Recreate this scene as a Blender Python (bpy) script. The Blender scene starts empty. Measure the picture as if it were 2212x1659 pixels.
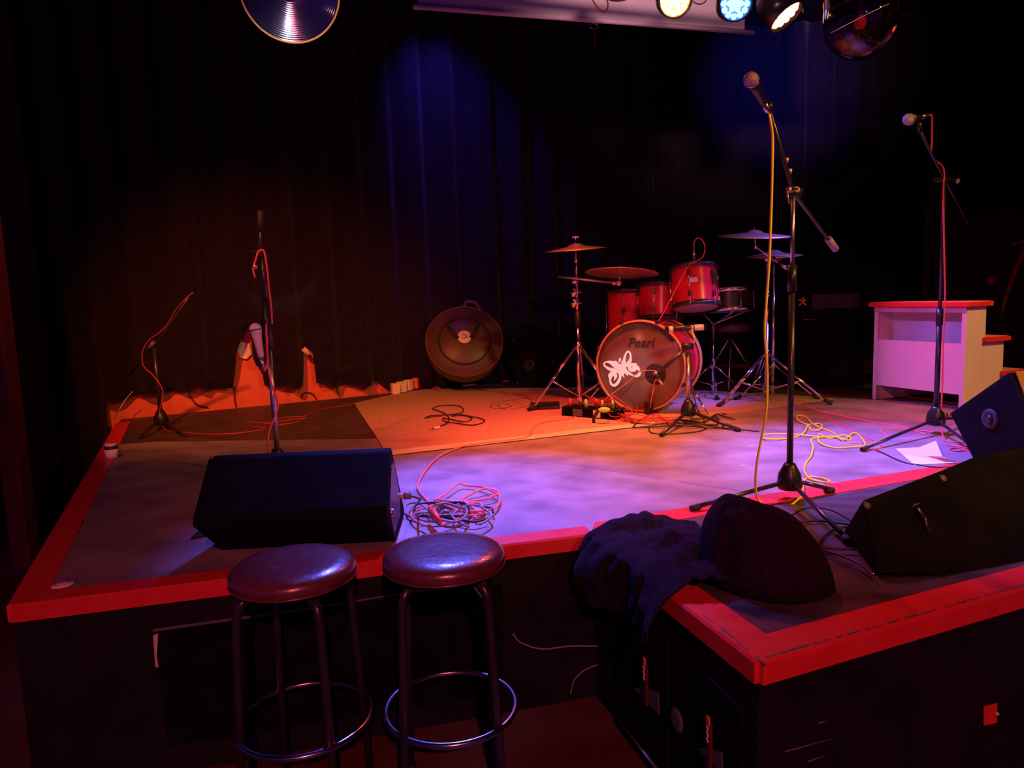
import bpy, bmesh, math, random
from mathutils import Vector, Matrix, noise
random.seed(7)
R = math.radians
sc = bpy.context.scene
C = sc.collection
# ------------------------------------------------------------------ camera, world, exposure
S = 0.56                      # stage height
CZ = 1.34                     # camera height
F = 1550.0
cam_d = bpy.data.cameras.new('camera'); cam = bpy.data.objects.new('camera', cam_d); C.objects.link(cam)
CM = Matrix.Rotation(R(90-7.0), 4, 'X') @ Matrix.Rotation(R(-2.0), 4, 'Z')
cam.matrix_world = Matrix.Translation((0, 0, CZ)) @ CM
cam_d.sensor_width = 36; cam_d.lens = 36*F/2212; cam_d.clip_start = .05
sc.camera = cam
sc.view_settings.view_transform = 'Standard'; sc.view_settings.look = 'None'
sc.view_settings.exposure = 0.0; sc.view_settings.gamma = 1.0
sc.view_settings.use_curve_mapping = False
w = bpy.data.worlds.new('world'); sc.world = w; w.use_nodes = True
w.node_tree.nodes['Background'].inputs[0].default_value = (0.14, 0.05, 0.60, 1)
w.node_tree.nodes['Background'].inputs[1].default_value = 0.16

CMr = CM.to_3x3()
def ray(x, y): return CMr @ Vector(((x-1106)/F, -(y-829.5)/F, -1.0))
CO = Vector((0, 0, CZ))
def P(x, y, z=S):             # point of the horizontal plane z seen at x, y
    d = ray(x, y); return CO + d*((z-CZ)/d.z)
def D(x, y, Y):               # point at world depth Y
    d = ray(x, y); return CO + d*(Y/d.y)
def V(x, y, p0, dr):          # point on the vertical plane through p0 with direction dr
    d = ray(x, y); n = Vector((-dr[1], dr[0], 0))
    t = (n.x*p0[0]+n.y*p0[1])/(n.x*d.x+n.y*d.y); return CO + d*t
def zat(X, Y, py):            # height where the vertical line over X, Y crosses image row py
    lo, hi = -1, 6
    for _ in range(50):
        m = (lo+hi)/2; q = CMr.transposed() @ (Vector((X, Y, m))-CO)
        if 829.5 - F*q.y/-q.z > py: lo = m
        else: hi = m
    return m

def spot(name, loc, tgt, col, power, size, blend=.6, rad=.05):
    l = bpy.data.lights.new(name, 'SPOT'); l.energy = power; l.color = col
    l.spot_size = R(size); l.spot_blend = blend; l.shadow_soft_size = rad
    o = bpy.data.objects.new(name, l); C.objects.link(o); o.location = loc
    o.rotation_euler = (Vector(tgt)-Vector(loc)).to_track_quat('-Z', 'Y').to_euler()
    return o
RED = (1, .06, .045); BLUE = (.11, .12, 1); AMB = (1, .42, .07); ORA = (1, .17, .03)
LB1 = D(930, -85, 4.0); LB2 = D(1588, 8, 4.0); LA = D(1457, 0, 4.0); LR1 = D(1190, -33, 4.0); LR2 = D(1340, -30, 4.0)
LR3 = D(1693, 30, 4.25)
tg = lambda o, p, k=.13: o + (Vector(p)-o).normalized()*k
# stage lamps in their cans
T_B1 = P(1030, 1095); T_B2 = P(1970, 1000); T_A = P(1400, 960); T_R1 = P(1170, 905); T_R2 = P(1420, 970); T_R3 = Vector((2.75, 3.95, .9))
spot('blue_lamp', tg(LB1, T_B1), T_B1, BLUE, 1150, 43, 1.)
spot('blue_lamp', tg(LB2, T_B2), T_B2, BLUE, 900, 58, 1.)
spot('amber_lamp', tg(LA, T_A), T_A, AMB, 110, 60, 1.)
spot('red_lamp', tg(LR1, T_R1), T_R1, RED, 230, 66, 1.)
spot('red_lamp', tg(LR2, T_R2), T_R2, RED, 300, 90, 1.)
spot('red_lamp', tg(LR3, T_R3), T_R3, RED, 170, 60, .9)
# lamps hung over the sides and the audience, plus unseen spots added as fill
spot('crash_blue_fill', (3.3, 3.9, 3.4), (1.75, 4.8, 1.45), (.2, .10, 1), 1500, 20, 1.)  # added narrow spot to light the crash cymbal purple
spot('steps_blue_fill', (-1.2, 3.9, 3.0), (2.35, 4.25, .9), (.26, .12, 1), 430, 19, 1.)  # added spot that tints the steps panel purple, no such fixture
spot('front_orange_lamp', (-1.6, 1.2, 3.4), (-1.7, 5.6, .7), ORA, 760, 40, .9)
spot('front_amber_lamp', (3.3, .6, 3.3), (1.35, 2.9, 1.25), AMB, 520, 47, 1.)
spot('steps_amber_fill', (3.7, 1.9, 3.2), (2.75, 4.15, .95), AMB, 300, 26, 1.)  # added spot to bring amber onto the side of the steps
spot('front_warm_lamp', (-3.0, .9, 3.0), (.6, 4.9, 1.0), (1, .30, .12), 60, 36, .8)
spot('screen_lamp', (-.8, .6, 3.3), (1.0, 4.6, 3.42), (1, .42, .5), 900, 26, 1., .15)
spot('house_lamp', (.6, -2.6, 3.2), (.4, 2.2, .5), (1, .13, .16), 420, 60, .8)
spot('logo_fill_spot', (.9, .3, 3.4), P(1385, 893)+Vector((-.09, 0, .26)), (1, .93, .95), 520, 4.6, .5, .02)  # added narrow beam that whitens the bass drum logo
spot('disc_fill_spot', (.5, -.8, 3.0), D(640, 10, 2.4), (.85, .8, 1), 300, 5.6, .6, .02)  # added unseen spot for highlights on the ribbed disc
spot('curtain_blue_fill', D(925, -55, 5.55), D(948, 130, 5.95), (.09, .05, 1), 85, 74, 1.)  # added spot for the blue streak left on the curtain
spot('curtain_blue_fill', D(1660, -60, 5.6), D(1670, 150, 7.1), (.07, .05, 1), 190, 52, 1.)  # second added spot, purple patch on the right curtain

# ------------------------------------------------------------------ materials
def mat(name, col, rough=.5, metal=0., col2=None, scale=8., bump=0., spec=.5, lo=.35, hi=.65, detail=4., stretch=None, alpha=None, emit=None, estr=0, trans=0., coat=0., sheen=0., rough2=None):
    m = bpy.data.materials.new(name); m.use_nodes = True
    nt = m.node_tree; b = nt.nodes['Principled BSDF']
    b.inputs['Base Color'].default_value = (*col, 1); b.inputs['Roughness'].default_value = rough
    b.inputs['Metallic'].default_value = metal; b.inputs['Specular IOR Level'].default_value = spec
    b.inputs['Transmission Weight'].default_value = trans; b.inputs['Coat Weight'].default_value = coat
    b.inputs['Sheen Weight'].default_value = sheen
    if alpha is not None: b.inputs['Alpha'].default_value = alpha
    if emit: b.inputs['Emission Color'].default_value = (*emit, 1); b.inputs['Emission Strength'].default_value = estr
    tc = nt.nodes.new('ShaderNodeTexCoord'); mp = nt.nodes.new('ShaderNodeMapping')
    if stretch: mp.inputs['Scale'].default_value = stretch
    nt.links.new(tc.outputs['Object'], mp.inputs['Vector'])
    n = nt.nodes.new('ShaderNodeTexNoise'); n.inputs['Scale'].default_value = scale; n.inputs['Detail'].default_value = detail
    nt.links.new(mp.outputs[0], n.inputs['Vector'])
    if col2 is None: col2 = tuple(min(1, c*1.25+.002) for c in col)
    r = nt.nodes.new('ShaderNodeValToRGB'); r.color_ramp.elements[0].position = lo; r.color_ramp.elements[1].position = hi
    r.color_ramp.elements[0].color = (*col, 1); r.color_ramp.elements[1].color = (*col2, 1)
    nt.links.new(n.outputs['Fac'], r.inputs[0]); nt.links.new(r.outputs[0], b.inputs['Base Color'])
    if rough2 is not None:
        mr = nt.nodes.new('ShaderNodeMapRange'); mr.inputs['From Min'].default_value = lo; mr.inputs['From Max'].default_value = hi
        mr.inputs['To Min'].default_value = rough; mr.inputs['To Max'].default_value = rough2
        nt.links.new(n.outputs['Fac'], mr.inputs['Value']); nt.links.new(mr.outputs[0], b.inputs['Roughness'])
    if bump:
        bp = nt.nodes.new('ShaderNodeBump'); bp.inputs['Strength'].default_value = bump; bp.inputs['Distance'].default_value = .01
        nt.links.new(n.outputs['Fac'], bp.inputs['Height']); nt.links.new(bp.outputs[0], b.inputs['Normal'])
    return m
M = dict(
 floor=mat('club floor', (.10, .016, .014), .55, col2=(.13, .10, .09), scale=2.2, bump=.15, lo=.45, hi=.62),
 deck=mat('dark stage deck', (.06, .035, .035), .55, col2=(.11, .065, .065), scale=5, stretch=(1, 5, 1), bump=.1),
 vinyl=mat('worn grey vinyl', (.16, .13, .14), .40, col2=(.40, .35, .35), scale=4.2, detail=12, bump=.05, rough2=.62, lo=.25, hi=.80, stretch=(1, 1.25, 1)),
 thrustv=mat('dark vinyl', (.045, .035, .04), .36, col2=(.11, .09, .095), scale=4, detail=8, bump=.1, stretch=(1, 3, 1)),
 carpet=mat('tan carpet', (.44, .30, .20), .95, col2=(.52, .38, .26), scale=60, bump=.5, spec=.1),
 redpaint=mat('chipped red paint', (.72, .03, .03), .38, col2=(.80, .05, .045), scale=14, bump=.25, detail=8),
 black=mat('black painted wood', (.003, .003, .004), .8, spec=.08, col2=(.007, .007, .009), scale=10, bump=.1),
 fascia=mat('black stage front', (.006, .006, .008), .7, spec=.2, col2=(.012, .012, .015), scale=7, bump=.2),
 drape=mat('black stage drape', (.013, .009, .016), .95, col2=(.019, .012, .022), scale=20, spec=.08, sheen=.1),
 redwall=mat('orange red wall', (.70, .13, .06), .7, col2=(.78, .18, .09), scale=6, bump=.1),
 darkred=mat('dark red wall', (.10, .012, .012), .7, scale=5),
 brown=mat('brown door frame', (.12, .05, .03), .5, scale=6, stretch=(1, 1, .1)),
 ceil=mat('black ceiling', (.006, .006, .008), .9),
 plastic=mat('black plastic', (.012, .012, .013), .35),
 rubber=mat('black rubber', (.014, .013, .013), .7),
 bmetal=mat('black satin metal', (.02, .02, .022), .28, spec=.7),
 chrome=mat('chrome', (.75, .75, .78), .12, 1.),
 steel=mat('brushed steel', (.55, .54, .53), .32, 1.),
 brass=mat('cymbal bronze', (.62, .46, .30), .42, .75, col2=(.70, .54, .36), scale=30, bump=.1),
 drumred=mat('red lacquer', (.60, .012, .03), .25, coat=.5),
 head=mat('white drum skin', (.80, .74, .72), .45),
 clearhead=mat('smoky clear drum skin', (.13, .075, .055), .22, col2=(.22, .13, .09), scale=3, spec=.7, lo=.4, hi=.6),
 hoop=mat('orange maple hoop', (.55, .25, .10), .3, coat=.4),
 white=mat('white vinyl sticker', (.95, .95, .95), .5, col2=(.95, .95, .95)),
 darkink=mat('dark ink', (.02, .012, .012), .5),
 grille=mat('steel mic grille', (.5, .46, .42), .42, .65, scale=220, bump=.6),
 yellow=mat('yellow cable', (.95, .86, .04), .4, col2=(1, .92, .06)),
 deepred=mat('deep red cable', (.40, .035, .045), .4),
 redc=mat('red cable', (.85, .09, .10), .4),
 pinkc=mat('salmon red cable', (.9, .20, .18), .4),
 blackc=mat('black cable', (.02, .018, .02), .4),
 greyc=mat('grey cable', (.26, .25, .3), .45),
 greytape=mat('pale tape', (.72, .62, .48), .6),
 whitewood=mat('off-white painted plywood', (.72, .66, .66), .6, col2=(.78, .73, .72), scale=9, bump=.1, stretch=(1, 1, .4)),
 paleedge=mat('pale pink edge', (.75, .35, .38), .6),
 paper=mat('white paper', (.95, .94, .93), .8, col2=(.95, .94, .93)),
 leather=mat('maroon vinyl upholstery', (.12, .03, .028), .30, col2=(.15, .04, .035), scale=40, bump=.12, spec=1., coat=.35),
 cloth=mat('black cloth', (.014, .010, .016), .95, col2=(.022, .015, .024), scale=60, bump=.4, spec=.05),
 screen=mat('projection screen fabric', (.62, .58, .60), .8, col2=(.65, .61, .63)),
 bag=mat('brown black drum bag', (.07, .035, .025), .42, col2=(.09, .045, .03), scale=5),
 lime=mat('lime plastic', (.35, .75, .08), .4),
 orange=mat('orange sticker', (.95, .22, .04), .5),
 tan=mat('gaffer label', (.65, .55, .42), .6),
 glass=mat('clear lamp glass', (.9, .8, .75), .08, trans=1., spec=.6),
 tintglass=mat('smoky lamp glass', (.9, .55, .5), .04, trans=1., spec=.25),
 spun=mat('spun metal reflector', (.42, .36, .44), .13, 1., spec=.5),
 litrim=mat('lit orange rim', (.95, .45, .06), .35),  # orange light on the rim put into its colour
 cabgrey=mat('grey plate', (.10, .11, .12), .5),
 amberb=mat('amber brown cloth', (.34, .19, .05), .8, scale=80, bump=.3, spec=.1),
 ringm=mat('dark polished steel', (.30, .30, .32), .22, 1.),
 dimgrey=mat('dull grey panel', (.045, .04, .045), .6, spec=.2),
 redtag=mat('red badge', (.75, .05, .03), .45),
)
def translucent(m, col):
    nt = m.node_tree; b = nt.nodes['Principled BSDF']; t = nt.nodes.new('ShaderNodeBsdfTranslucent'); t.inputs[0].default_value = (*col, 1)
    x = nt.nodes.new('ShaderNodeMixShader'); x.inputs[0].default_value = .6
    nt.links.new(b.outputs[0], x.inputs[1]); nt.links.new(t.outputs[0], x.inputs[2]); nt.links.new(x.outputs[0], nt.nodes['Material Output'].inputs[0])
translucent(M['head'], (.95, .88, .85))
def chips(m, sc_, col, a, b_):
    nt = m.node_tree; b = nt.nodes['Principled BSDF']; old = b.inputs['Base Color'].links[0].from_socket
    n = nt.nodes.new('ShaderNodeTexNoise'); n.inputs['Scale'].default_value = sc_; n.inputs['Detail'].default_value = 9; n.inputs['Roughness'].default_value = .75
    tc = nt.nodes.new('ShaderNodeTexCoord'); nt.links.new(tc.outputs['Object'], n.inputs['Vector'])
    mr = nt.nodes.new('ShaderNodeMapRange'); mr.inputs['From Min'].default_value = a; mr.inputs['From Max'].default_value = b_; nt.links.new(n.outputs['Fac'], mr.inputs['Value'])
    mx = nt.nodes.new('ShaderNodeMixRGB'); nt.links.new(mr.outputs[0], mx.inputs[0]); nt.links.new(old, mx.inputs[1]); mx.inputs[2].default_value = (*col, 1); nt.links.new(mx.outputs[0], b.inputs['Base Color'])
chips(M['redpaint'], 9, (.06, .03, .03), .66, .70)
chips(M['redwall'], 7, (.75, .6, .4), .70, .74)
chips(M['vinyl'], 5, (.62, .56, .52), .66, .80)
def emat(name, col, s): return mat(name, col, .4, emit=col, estr=s, col2=col)
M['eamb'] = emat('amber led', (1, .42, .12), 9); M['eblue'] = emat('blue led', (.08, .30, 1), 9); M['ered'] = emat('red led', (1, .26, .09), 14)
M['eamb2'] = emat('amber lens', (1, .36, .06), 2.2); M['eblue2'] = emat('blue lens', (.01, .07, 1), 3.5); M['ered2'] = emat('red lens', (1, .04, .01), 5)

# ------------------------------------------------------------------ mesh helpers
class MB:
    def __init__(s): s.b = bmesh.new()
    def tube(s, pts, r, n=10, cap=True):
        pts = [Vector(p) for p in pts]; rs = r if isinstance(r, (list, tuple)) else [r]*len(pts)
        t0 = (pts[1]-pts[0]).normalized(); u = t0.orthogonal().normalized(); rings = []
        for i, p in enumerate(pts):
            a = pts[max(i-1, 0)]; c = pts[min(i+1, len(pts)-1)]; t = (c-a)
            t = t.normalized() if t.length > 1e-9 else t0
            u = (u - t*u.dot(t)); u = u.normalized() if u.length > 1e-6 else t.orthogonal().normalized()
            v = t.cross(u)
            rings.append([s.b.verts.new(p+(u*math.cos(2*math.pi*k/n)+v*math.sin(2*math.pi*k/n))*rs[i]) for k in range(n)])
        for a, c in zip(rings, rings[1:]):
            for k in range(n):
                f = s.b.faces.new((a[k], a[(k+1) % n], c[(k+1) % n], c[k])); f.smooth = True
        if cap: s.b.faces.new(rings[0][::-1]); s.b.faces.new(rings[-1])
        return s
    def ring(s, c, nrm, R0, r, n=40, m=10, sx=1., sy=1.):
        q = Vector(nrm).to_track_quat('Z', 'Y').to_matrix(); c = Vector(c); rows = []
        for i in range(n):
            a = 2*math.pi*i/n
            rows.append([s.b.verts.new(c+q@Vector(((R0+r*math.cos(2*math.pi*k/m))*math.cos(a)*sx, (R0+r*math.cos(2*math.pi*k/m))*math.sin(a)*sy, r*math.sin(2*math.pi*k/m)))) for k in range(m)])
        for i in range(n):
            a, b2 = rows[i], rows[(i+1) % n]
            for k in range(m):
                f = s.b.faces.new((a[k], b2[k], b2[(k+1) % m], a[(k+1) % m])); f.smooth = True
        return s
    def lathe(s, prof, org=(0, 0, 0), axis=(0, 0, 1), n=40, smooth=True, sharp=False):
        q = Vector(axis).to_track_quat('Z', 'Y').to_matrix(); org = Vector(org); rows = []
        for (r, z) in prof:
            if r < 1e-6: rows.append([s.b.verts.new(org+q@Vector((0, 0, z)))])
            else: rows.append([s.b.verts.new(org+q@Vector((r*math.cos(2*math.pi*k/n), r*math.sin(2*math.pi*k/n), z))) for k in range(n)])
        for a, c in zip(rows, rows[1:]):
            for k in range(n):
                k2 = (k+1) % n
                if len(a) == 1 and len(c) == 1: continue
                if len(a) == 1: f = s.b.faces.new((a[0], c[k], c[k2]))
                elif len(c) == 1: f = s.b.faces.new((a[k], a[k2], c[0]))
                else: f = s.b.faces.new((a[k], a[k2], c[k2], c[k]))
                f.smooth = smooth
        return s
    def box(s, c, sz, rot=None, bev=0.):
        hx, hy, hz = [v/2 for v in sz]; rot = rot or Matrix.Identity(3); c = Vector(c)
        t = bmesh.new()
        vs = [t.verts.new((x*hx, y*hy, z*hz)) for x in (-1, 1) for y in (-1, 1) for z in (-1, 1)]
        for f in ((0, 1, 3, 2), (4, 6, 7, 5), (0, 4, 5, 1), (2, 3, 7, 6), (0, 2, 6, 4), (1, 5, 7, 3)): t.faces.new([vs[i] for i in f])
        if bev: bmesh.ops.bevel(t, geom=list(t.edges), offset=bev, segments=2, profile=.5, affect='EDGES')
        mp = {v: s.b.verts.new(c+rot@v.co) for v in t.verts}
        for f in t.faces: s.b.faces.new([mp[v] for v in f.verts])
        t.free(); return s
    def prism(s, poly, ext, bev=0.):       # planar polygon of 3d points extruded by the vector ext
        poly = [Vector(p) for p in poly]; ext = Vector(ext); t = bmesh.new()
        a = [t.verts.new(p) for p in poly]; b2 = [t.verts.new(p+ext) for p in poly]
        n = len(poly); t.faces.new(a[::-1]); t.faces.new(b2)
        for k in range(n): t.faces.new((a[k], a[(k+1) % n], b2[(k+1) % n], b2[k]))
        if bev: bmesh.ops.bevel(t, geom=list(t.edges), offset=bev, segments=3, profile=.5, affect='EDGES')
        mp = {v: s.b.verts.new(v.co) for v in t.verts}
        for f in t.faces: s.b.faces.new([mp[v] for v in f.verts])
        t.free(); return s
    def ribbon(s, pts, wd, nrm, th=.0015):
        pts = [Vector(p) for p in pts]; nrm = Vector(nrm).normalized(); L = []
        for i, p in enumerate(pts):
            t = (pts[min(i+1, len(pts)-1)]-pts[max(i-1, 0)]).normalized(); sd = t.cross(nrm).normalized()*wd[i]/2
            L.append([s.b.verts.new(p+sd), s.b.verts.new(p-sd), s.b.verts.new(p-sd+nrm*th), s.b.verts.new(p+sd+nrm*th)])
        for a, c in zip(L, L[1:]):
            for k in range(4): s.b.faces.new((a[k], a[(k+1) % 4], c[(k+1) % 4], c[k]))
        s.b.faces.new(L[0][::-1]); s.b.faces.new(L[-1]); return s
    def ball(s, c, r, n=16, sc3=(1, 1, 1)):
        c = Vector(c); o = bmesh.ops.create_uvsphere(s.b, u_segments=n, v_segments=n//2+2, radius=r)
        for v in o['verts']: v.co = Vector((v.co.x*sc3[0], v.co.y*sc3[1], v.co.z*sc3[2]))+c
        for f in {f for v in o['verts'] for f in v.link_faces}: f.smooth = True
        return s
    def build(s, name, m, parent=None, origin=None):
        bmesh.ops.recalc_face_normals(s.b, faces=list(s.b.faces))
        me = bpy.data.meshes.new(name)
        o = bpy.data.objects.new(name, me); C.objects.link(o)
        if parent is not None:
            o.parent = parent; off = Vector(parent['_o'])
            for v in s.b.verts: v.co -= off
            o['_o'] = parent['_o']
        else:
            if origin is None:
                cs = [v.co for v in s.b.verts]
                origin = Vector(((min(c.x for c in cs)+max(c.x for c in cs))/2, (min(c.y for c in cs)+max(c.y for c in cs))/2, min(c.z for c in cs)))
            origin = Vector(origin)
            for v in s.b.verts: v.co -= origin
            o.location = origin; o['_o'] = tuple(origin)
        s.b.to_mesh(me); s.b.free(); me.materials.append(M[m] if isinstance(m, str) else m)
        return o
def thing(name, label, cat, loc, group=None):
    o = bpy.data.objects.new(name, None); C.objects.link(o); o.location = Vector(loc); o['_o'] = tuple(loc)
    o.empty_display_size = .1
    return tag(o, label, cat, group)
def tag(o, label, cat, group=None, kind=None):
    o['label'] = label; o['category'] = cat
    if group: o['group'] = group
    if kind: o['kind'] = kind
    return o
def struct(o): o['kind'] = 'structure'; return o
def smooth(pts, n=8):
    pts = [Vector(p) for p in pts]; q = [pts[0]*2-pts[1]]+pts+[pts[-1]*2-pts[-2]]; out = []
    for i in range(1, len(q)-2):
        for k in range(n):
            t = k/n; a, b, c, d = q[i-1:i+3]
            out.append(.5*((2*b)+(c-a)*t+(2*a-5*b+4*c-d)*t*t+(3*b-a-3*c+d)*t**3))
    return out+[pts[-1]]
def flr(pxs, r=.004, lift=0.):  return [P(x, y, S+r+lift) for x, y in pxs]
def cable(name, label, pts, r, m, cat='cable', n=7, group=None):
    return tag(MB().tube(smooth(pts, n), r, 7).build(name, m), label, cat, group)
UP = Vector((0, 0, 1))

# ------------------------------------------------------------------ room shell and stage
def slab(name, poly, z0, z1, m, bev=0., parent=None):
    return MB().prism([Vector((p[0], p[1], z0)) for p in poly], (0, 0, z1-z0), bev).build(name, m, parent)
struct(slab('floor', [(-6, -3), (8, -3), (8, 10), (-6, 10)], -.1, 0, 'floor'))
struct(slab('ceiling', [(-6, -3), (8, -3), (8, 10), (-6, 10)], 3.9, 4.0, 'ceil'))
FL = P(25, 1310); FR = P(1280, 1155); F4 = P(1950, 1042); LB = P(240, 940); T1 = P(1465, 1290); T2 = P(1640, 1432); T3 = P(2212, 1270)
LB2_ = FL+(LB-FL)*1.18                                   # left back corner of the deck
WL = P(228, 905); WR = P(850, 845); wdir = (WR-WL).normalized()
WC = WL+wdir*5.3; WE = Vector((6.6, WC.y-.7, 0))
T3e = T2+(T3-T2)*2.6
inset = .012
deck = [FL, FR, T1, T2, T3e, Vector((T3e.x+.6, 6.2, 0)), Vector((WC.x, WC.y-.15, 0)), WL+wdir*.12+Vector((.03, -.1, 0)), LB2_]
st = struct(slab('stage_platform', deck, 0.0, S-.004, 'fascia'))
struct(slab('stage_deck_boards', deck, S-.004, S, 'deck'))
cen = Vector((.8, 3.5, 0))
def edge_strip(name, a, b, wd, h, inward, nx=18):
    a = Vector((a.x, a.y, 0)); b = Vector((b.x, b.y, 0)); d = (b-a).normalized(); n = Vector((-d.y, d.x, 0))
    if n.dot(inward) < 0: n = -n
    m = MB(); prof = [(-.012, S+.001), (-.006, S+.007), (wd, S+.006), (wd, S+.0005), (.0, S+.0005), (.0, S-h), (-.012, S-h)]
    m.prism([a+n*u+UP*z for u, z in prof], b-a); return struct(m.build(name, 'redpaint'))
edge_strip('trim_1', FL, FR, .075, .042, Vector((0, 1, 0)))
edge_strip('trim_2', LB2_, FL, .078, .042, Vector((1, 0, 0)))
edge_strip('trim_3', FR, T2, .085, .045, Vector((1, 0, 0)))
edge_strip('trim_4', T2, T3e, .085, .045, Vector((0, 1, 0)))
rr = random.Random(3)
for a, b2, k0, k1, nm in ((T2, T3, .02, 1.0, 'trim_6'), (T1, T2, .35, .98, 'trim_7')):
    m = MB(); d = (b2-a); L_ = d.length; d.normalize(); n = Vector((-d.y, d.x, 0)); n = n if n.dot(Vector((.3, 1, 0))) > 0 else -n
    if nm == 'trim_7': n = Vector((d.y*-1, d.x, 0)); n = n if n.x > 0 else -n
    q = k0*L_
    while q < k1*L_:
        ln_ = rr.uniform(.02, .07); w_ = rr.uniform(.003, .010)
        pl_ = [a+d*(q+ln_*f)-n*.002+n*(g*w_) for f, g in ((0, .2), (.3, .0), (.7, .1), (1, .3), (.8, 1), (.45, .7), (.2, 1.1))]
        m.prism([Vector((p.x, p.y, S+.0066)) for p in pl_], (0, 0, .0008)); q += ln_*rr.uniform(.8, 1.3)
    struct(m.build(nm, 'cabgrey'))
# old stage line painted across the deck behind the thrust
struct(MB().prism([Vector((p.x, p.y, S+.0006)) for p in (FR, F4, F4+Vector((.95, .37, 0)), F4+Vector((.92, .46, 0)), P(1950, 1020), P(1285, 1130))], (0, 0, .002)).build('trim_5', 'redpaint'))
def sheet(name, pxs, m, th, label=None, cat=None, z=0.):
    o = MB().prism([P(x, y, S+z) for x, y in pxs], (0, 0, th)).build(name, m)
    if label: tag(o, label, cat)
    return o
sheet('vinyl_sheet', [(62, 1292), (240, 962), (330, 955), (815, 948), (838, 984), (1420, 915), (1800, 860), (2212, 880), (2212, 985), (1950, 1020), (1285, 1130), (1278, 1152), (840, 1209), (60, 1300)], 'vinyl', .0018, 'worn grey vinyl flooring sheet across the front of the stage', 'flooring')
sheet('carpet', [(838, 984), (765, 872), (900, 842), (1300, 838), (1640, 850), (1800, 862), (1420, 917)], 'carpet', .006, 'tan carpet under the drum kit with a straight front edge', 'carpet', z=.0004)
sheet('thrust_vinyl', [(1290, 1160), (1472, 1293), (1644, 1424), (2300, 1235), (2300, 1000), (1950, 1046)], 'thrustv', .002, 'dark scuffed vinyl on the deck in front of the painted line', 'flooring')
cp = [o for o in C.objects if o.name == 'carpet'][0]
m = MB().prism([P(x, y, S+.0066) for x, y in ((838, 984), (1420, 917), (1412, 911), (834, 974))], (0, 0, .0012)).build('edge_binding', 'tan'); m.parent = cp; m.location = m.location-cp.location
# walls
cn0 = Vector((wdir.y, -wdir.x, 0))
def wallslab(name, a, b, z0, z1, m, th=.1):
    a = Vector((a.x, a.y, z0)); b = Vector((b.x, b.y, z0)); d = (b-a).normalized(); n = Vector((-d.y, d.x, 0))
    return struct(MB().prism([a, b, b+n*th, a+n*th], (0, 0, z1-z0)).build(name, m))
wallslab('wall_back', WL-wdir*.10, WC, 0, 3.9, 'redwall')
wallslab('wall_back_left', WL-wdir*2.2, WL-wdir*.10, 0, 3.9, 'drape')
wallslab('wall_back_right', WC, WE, 0, 3.9, 'darkred')
wallslab('wall_left', Vector((-2.86, 3.95, 0)), WL-wdir*.30+cn0*.02, 0, 3.9, 'drape')
wallslab('wall_far_left', Vector((-5.0, 4.1, 0)), Vector((-2.86, 3.97, 0)), 0, 3.9, 'black')
wallslab('wall_right', WE, Vector((6.8, -3, 0)), 0, 3.9, 'black')
p0 = D(20, 900, 3.7)
struct(MB().box((p0.x, 3.7, 1.1), (.10, .10, 2.2), bev=.01).build('trim_8', 'darkred'))
# back curtain
hem = [(228, 862), (262, 866), (300, 852), (350, 848), (400, 845), (425, 832), (448, 842), (503, 838), (507, 800), (509, 762), (522, 722), (533, 698), (541, 730), (546, 775), (553, 790), (566, 795), (573, 834), (600, 835), (622, 832), (642, 841), (653, 832), (656, 790), (654, 770), (660, 754), (672, 752), (679, 770), (686, 829), (700, 826), (722, 834), (745, 829), (780, 834), (800, 833), (818, 823), (832, 834), (850, 838), (900, 835), (980, 832)]
cth = wdir; cn = Vector((wdir.y, -wdir.x, 0))
hs = [(((V(x, y, WL+cn*.10, wdir)-(WL+cn*.10)).dot(wdir)), V(x, y, WL+cn*.10, wdir).z) for x, y in hem]
def hemz(s):
    if s <= hs[0][0]-.002: return .05
    for (a, za), (b, zb) in zip(hs, hs[1:]):
        if a <= s <= b: return za+(zb-za)*(s-a)/max(b-a, 1e-6)
    return max(S+.02, hs[-1][1]-(s-hs[-1][0])*.1)
def fold(s, z):
    a = math.sin(s*21+1.3*math.sin(s*3.1))*.05+math.sin(s*47+2*math.sin(s*1.7))*.012
    return a*(1-.25*z/3.6)+.012*noise.noise(Vector((s*4, z*.7, 1)))
def curtain(name, org, d, L, n_, hemf, top, cols, rows, off, label, s0=0.):
    b = MB(); prev = None
    nn = Vector((d.y, -d.x, 0))
    ss = sorted(set([s0+(L-s0)*i/cols for i in range(cols+1)]+([h[0] for h in hs if s0 < h[0] < L]+[hs[0][0]-.004] if hemf is hemz else [])))
    for s_ in ss:
        z0 = hemf(s_); col = []
        for j in range(rows+1):
            z = z0+(top-z0)*j/rows
            col.append(b.b.verts.new(org+d*s_+nn*(off+fold(s_+n_, z))+UP*z))
        if prev:
            for j in range(rows): b.b.faces.new((prev[j], col[j], col[j+1], prev[j+1])).smooth = True
        prev = col
    o = b.build(name, 'drape'); sm = o.modifiers.new('thick', 'SOLIDIFY'); sm.thickness = .004
    return tag(o, label, 'curtain')
O0 = Vector((WL.x, WL.y, 0))
curtain('stage_curtain', O0, wdir, 5.30, 0, hemz, 3.88, 800, 24, .10, 'long black pleated curtain along the back wall with a ragged hem', -.22)
d2 = (WE-WC); d2.z = 0; d2.normalize()
cw = Vector((WC.x, WC.y, 0))
doorx = V(1985, 600, cw, d2)
Ld = (doorx-cw).dot(d2)
curtain('stage_curtain', cw-d2*.02, d2, Ld+.02, 9, lambda s: S+.02, 3.88, 260, 12, .10, 'black curtain on the right behind the amplifiers and drum kit')
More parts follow.
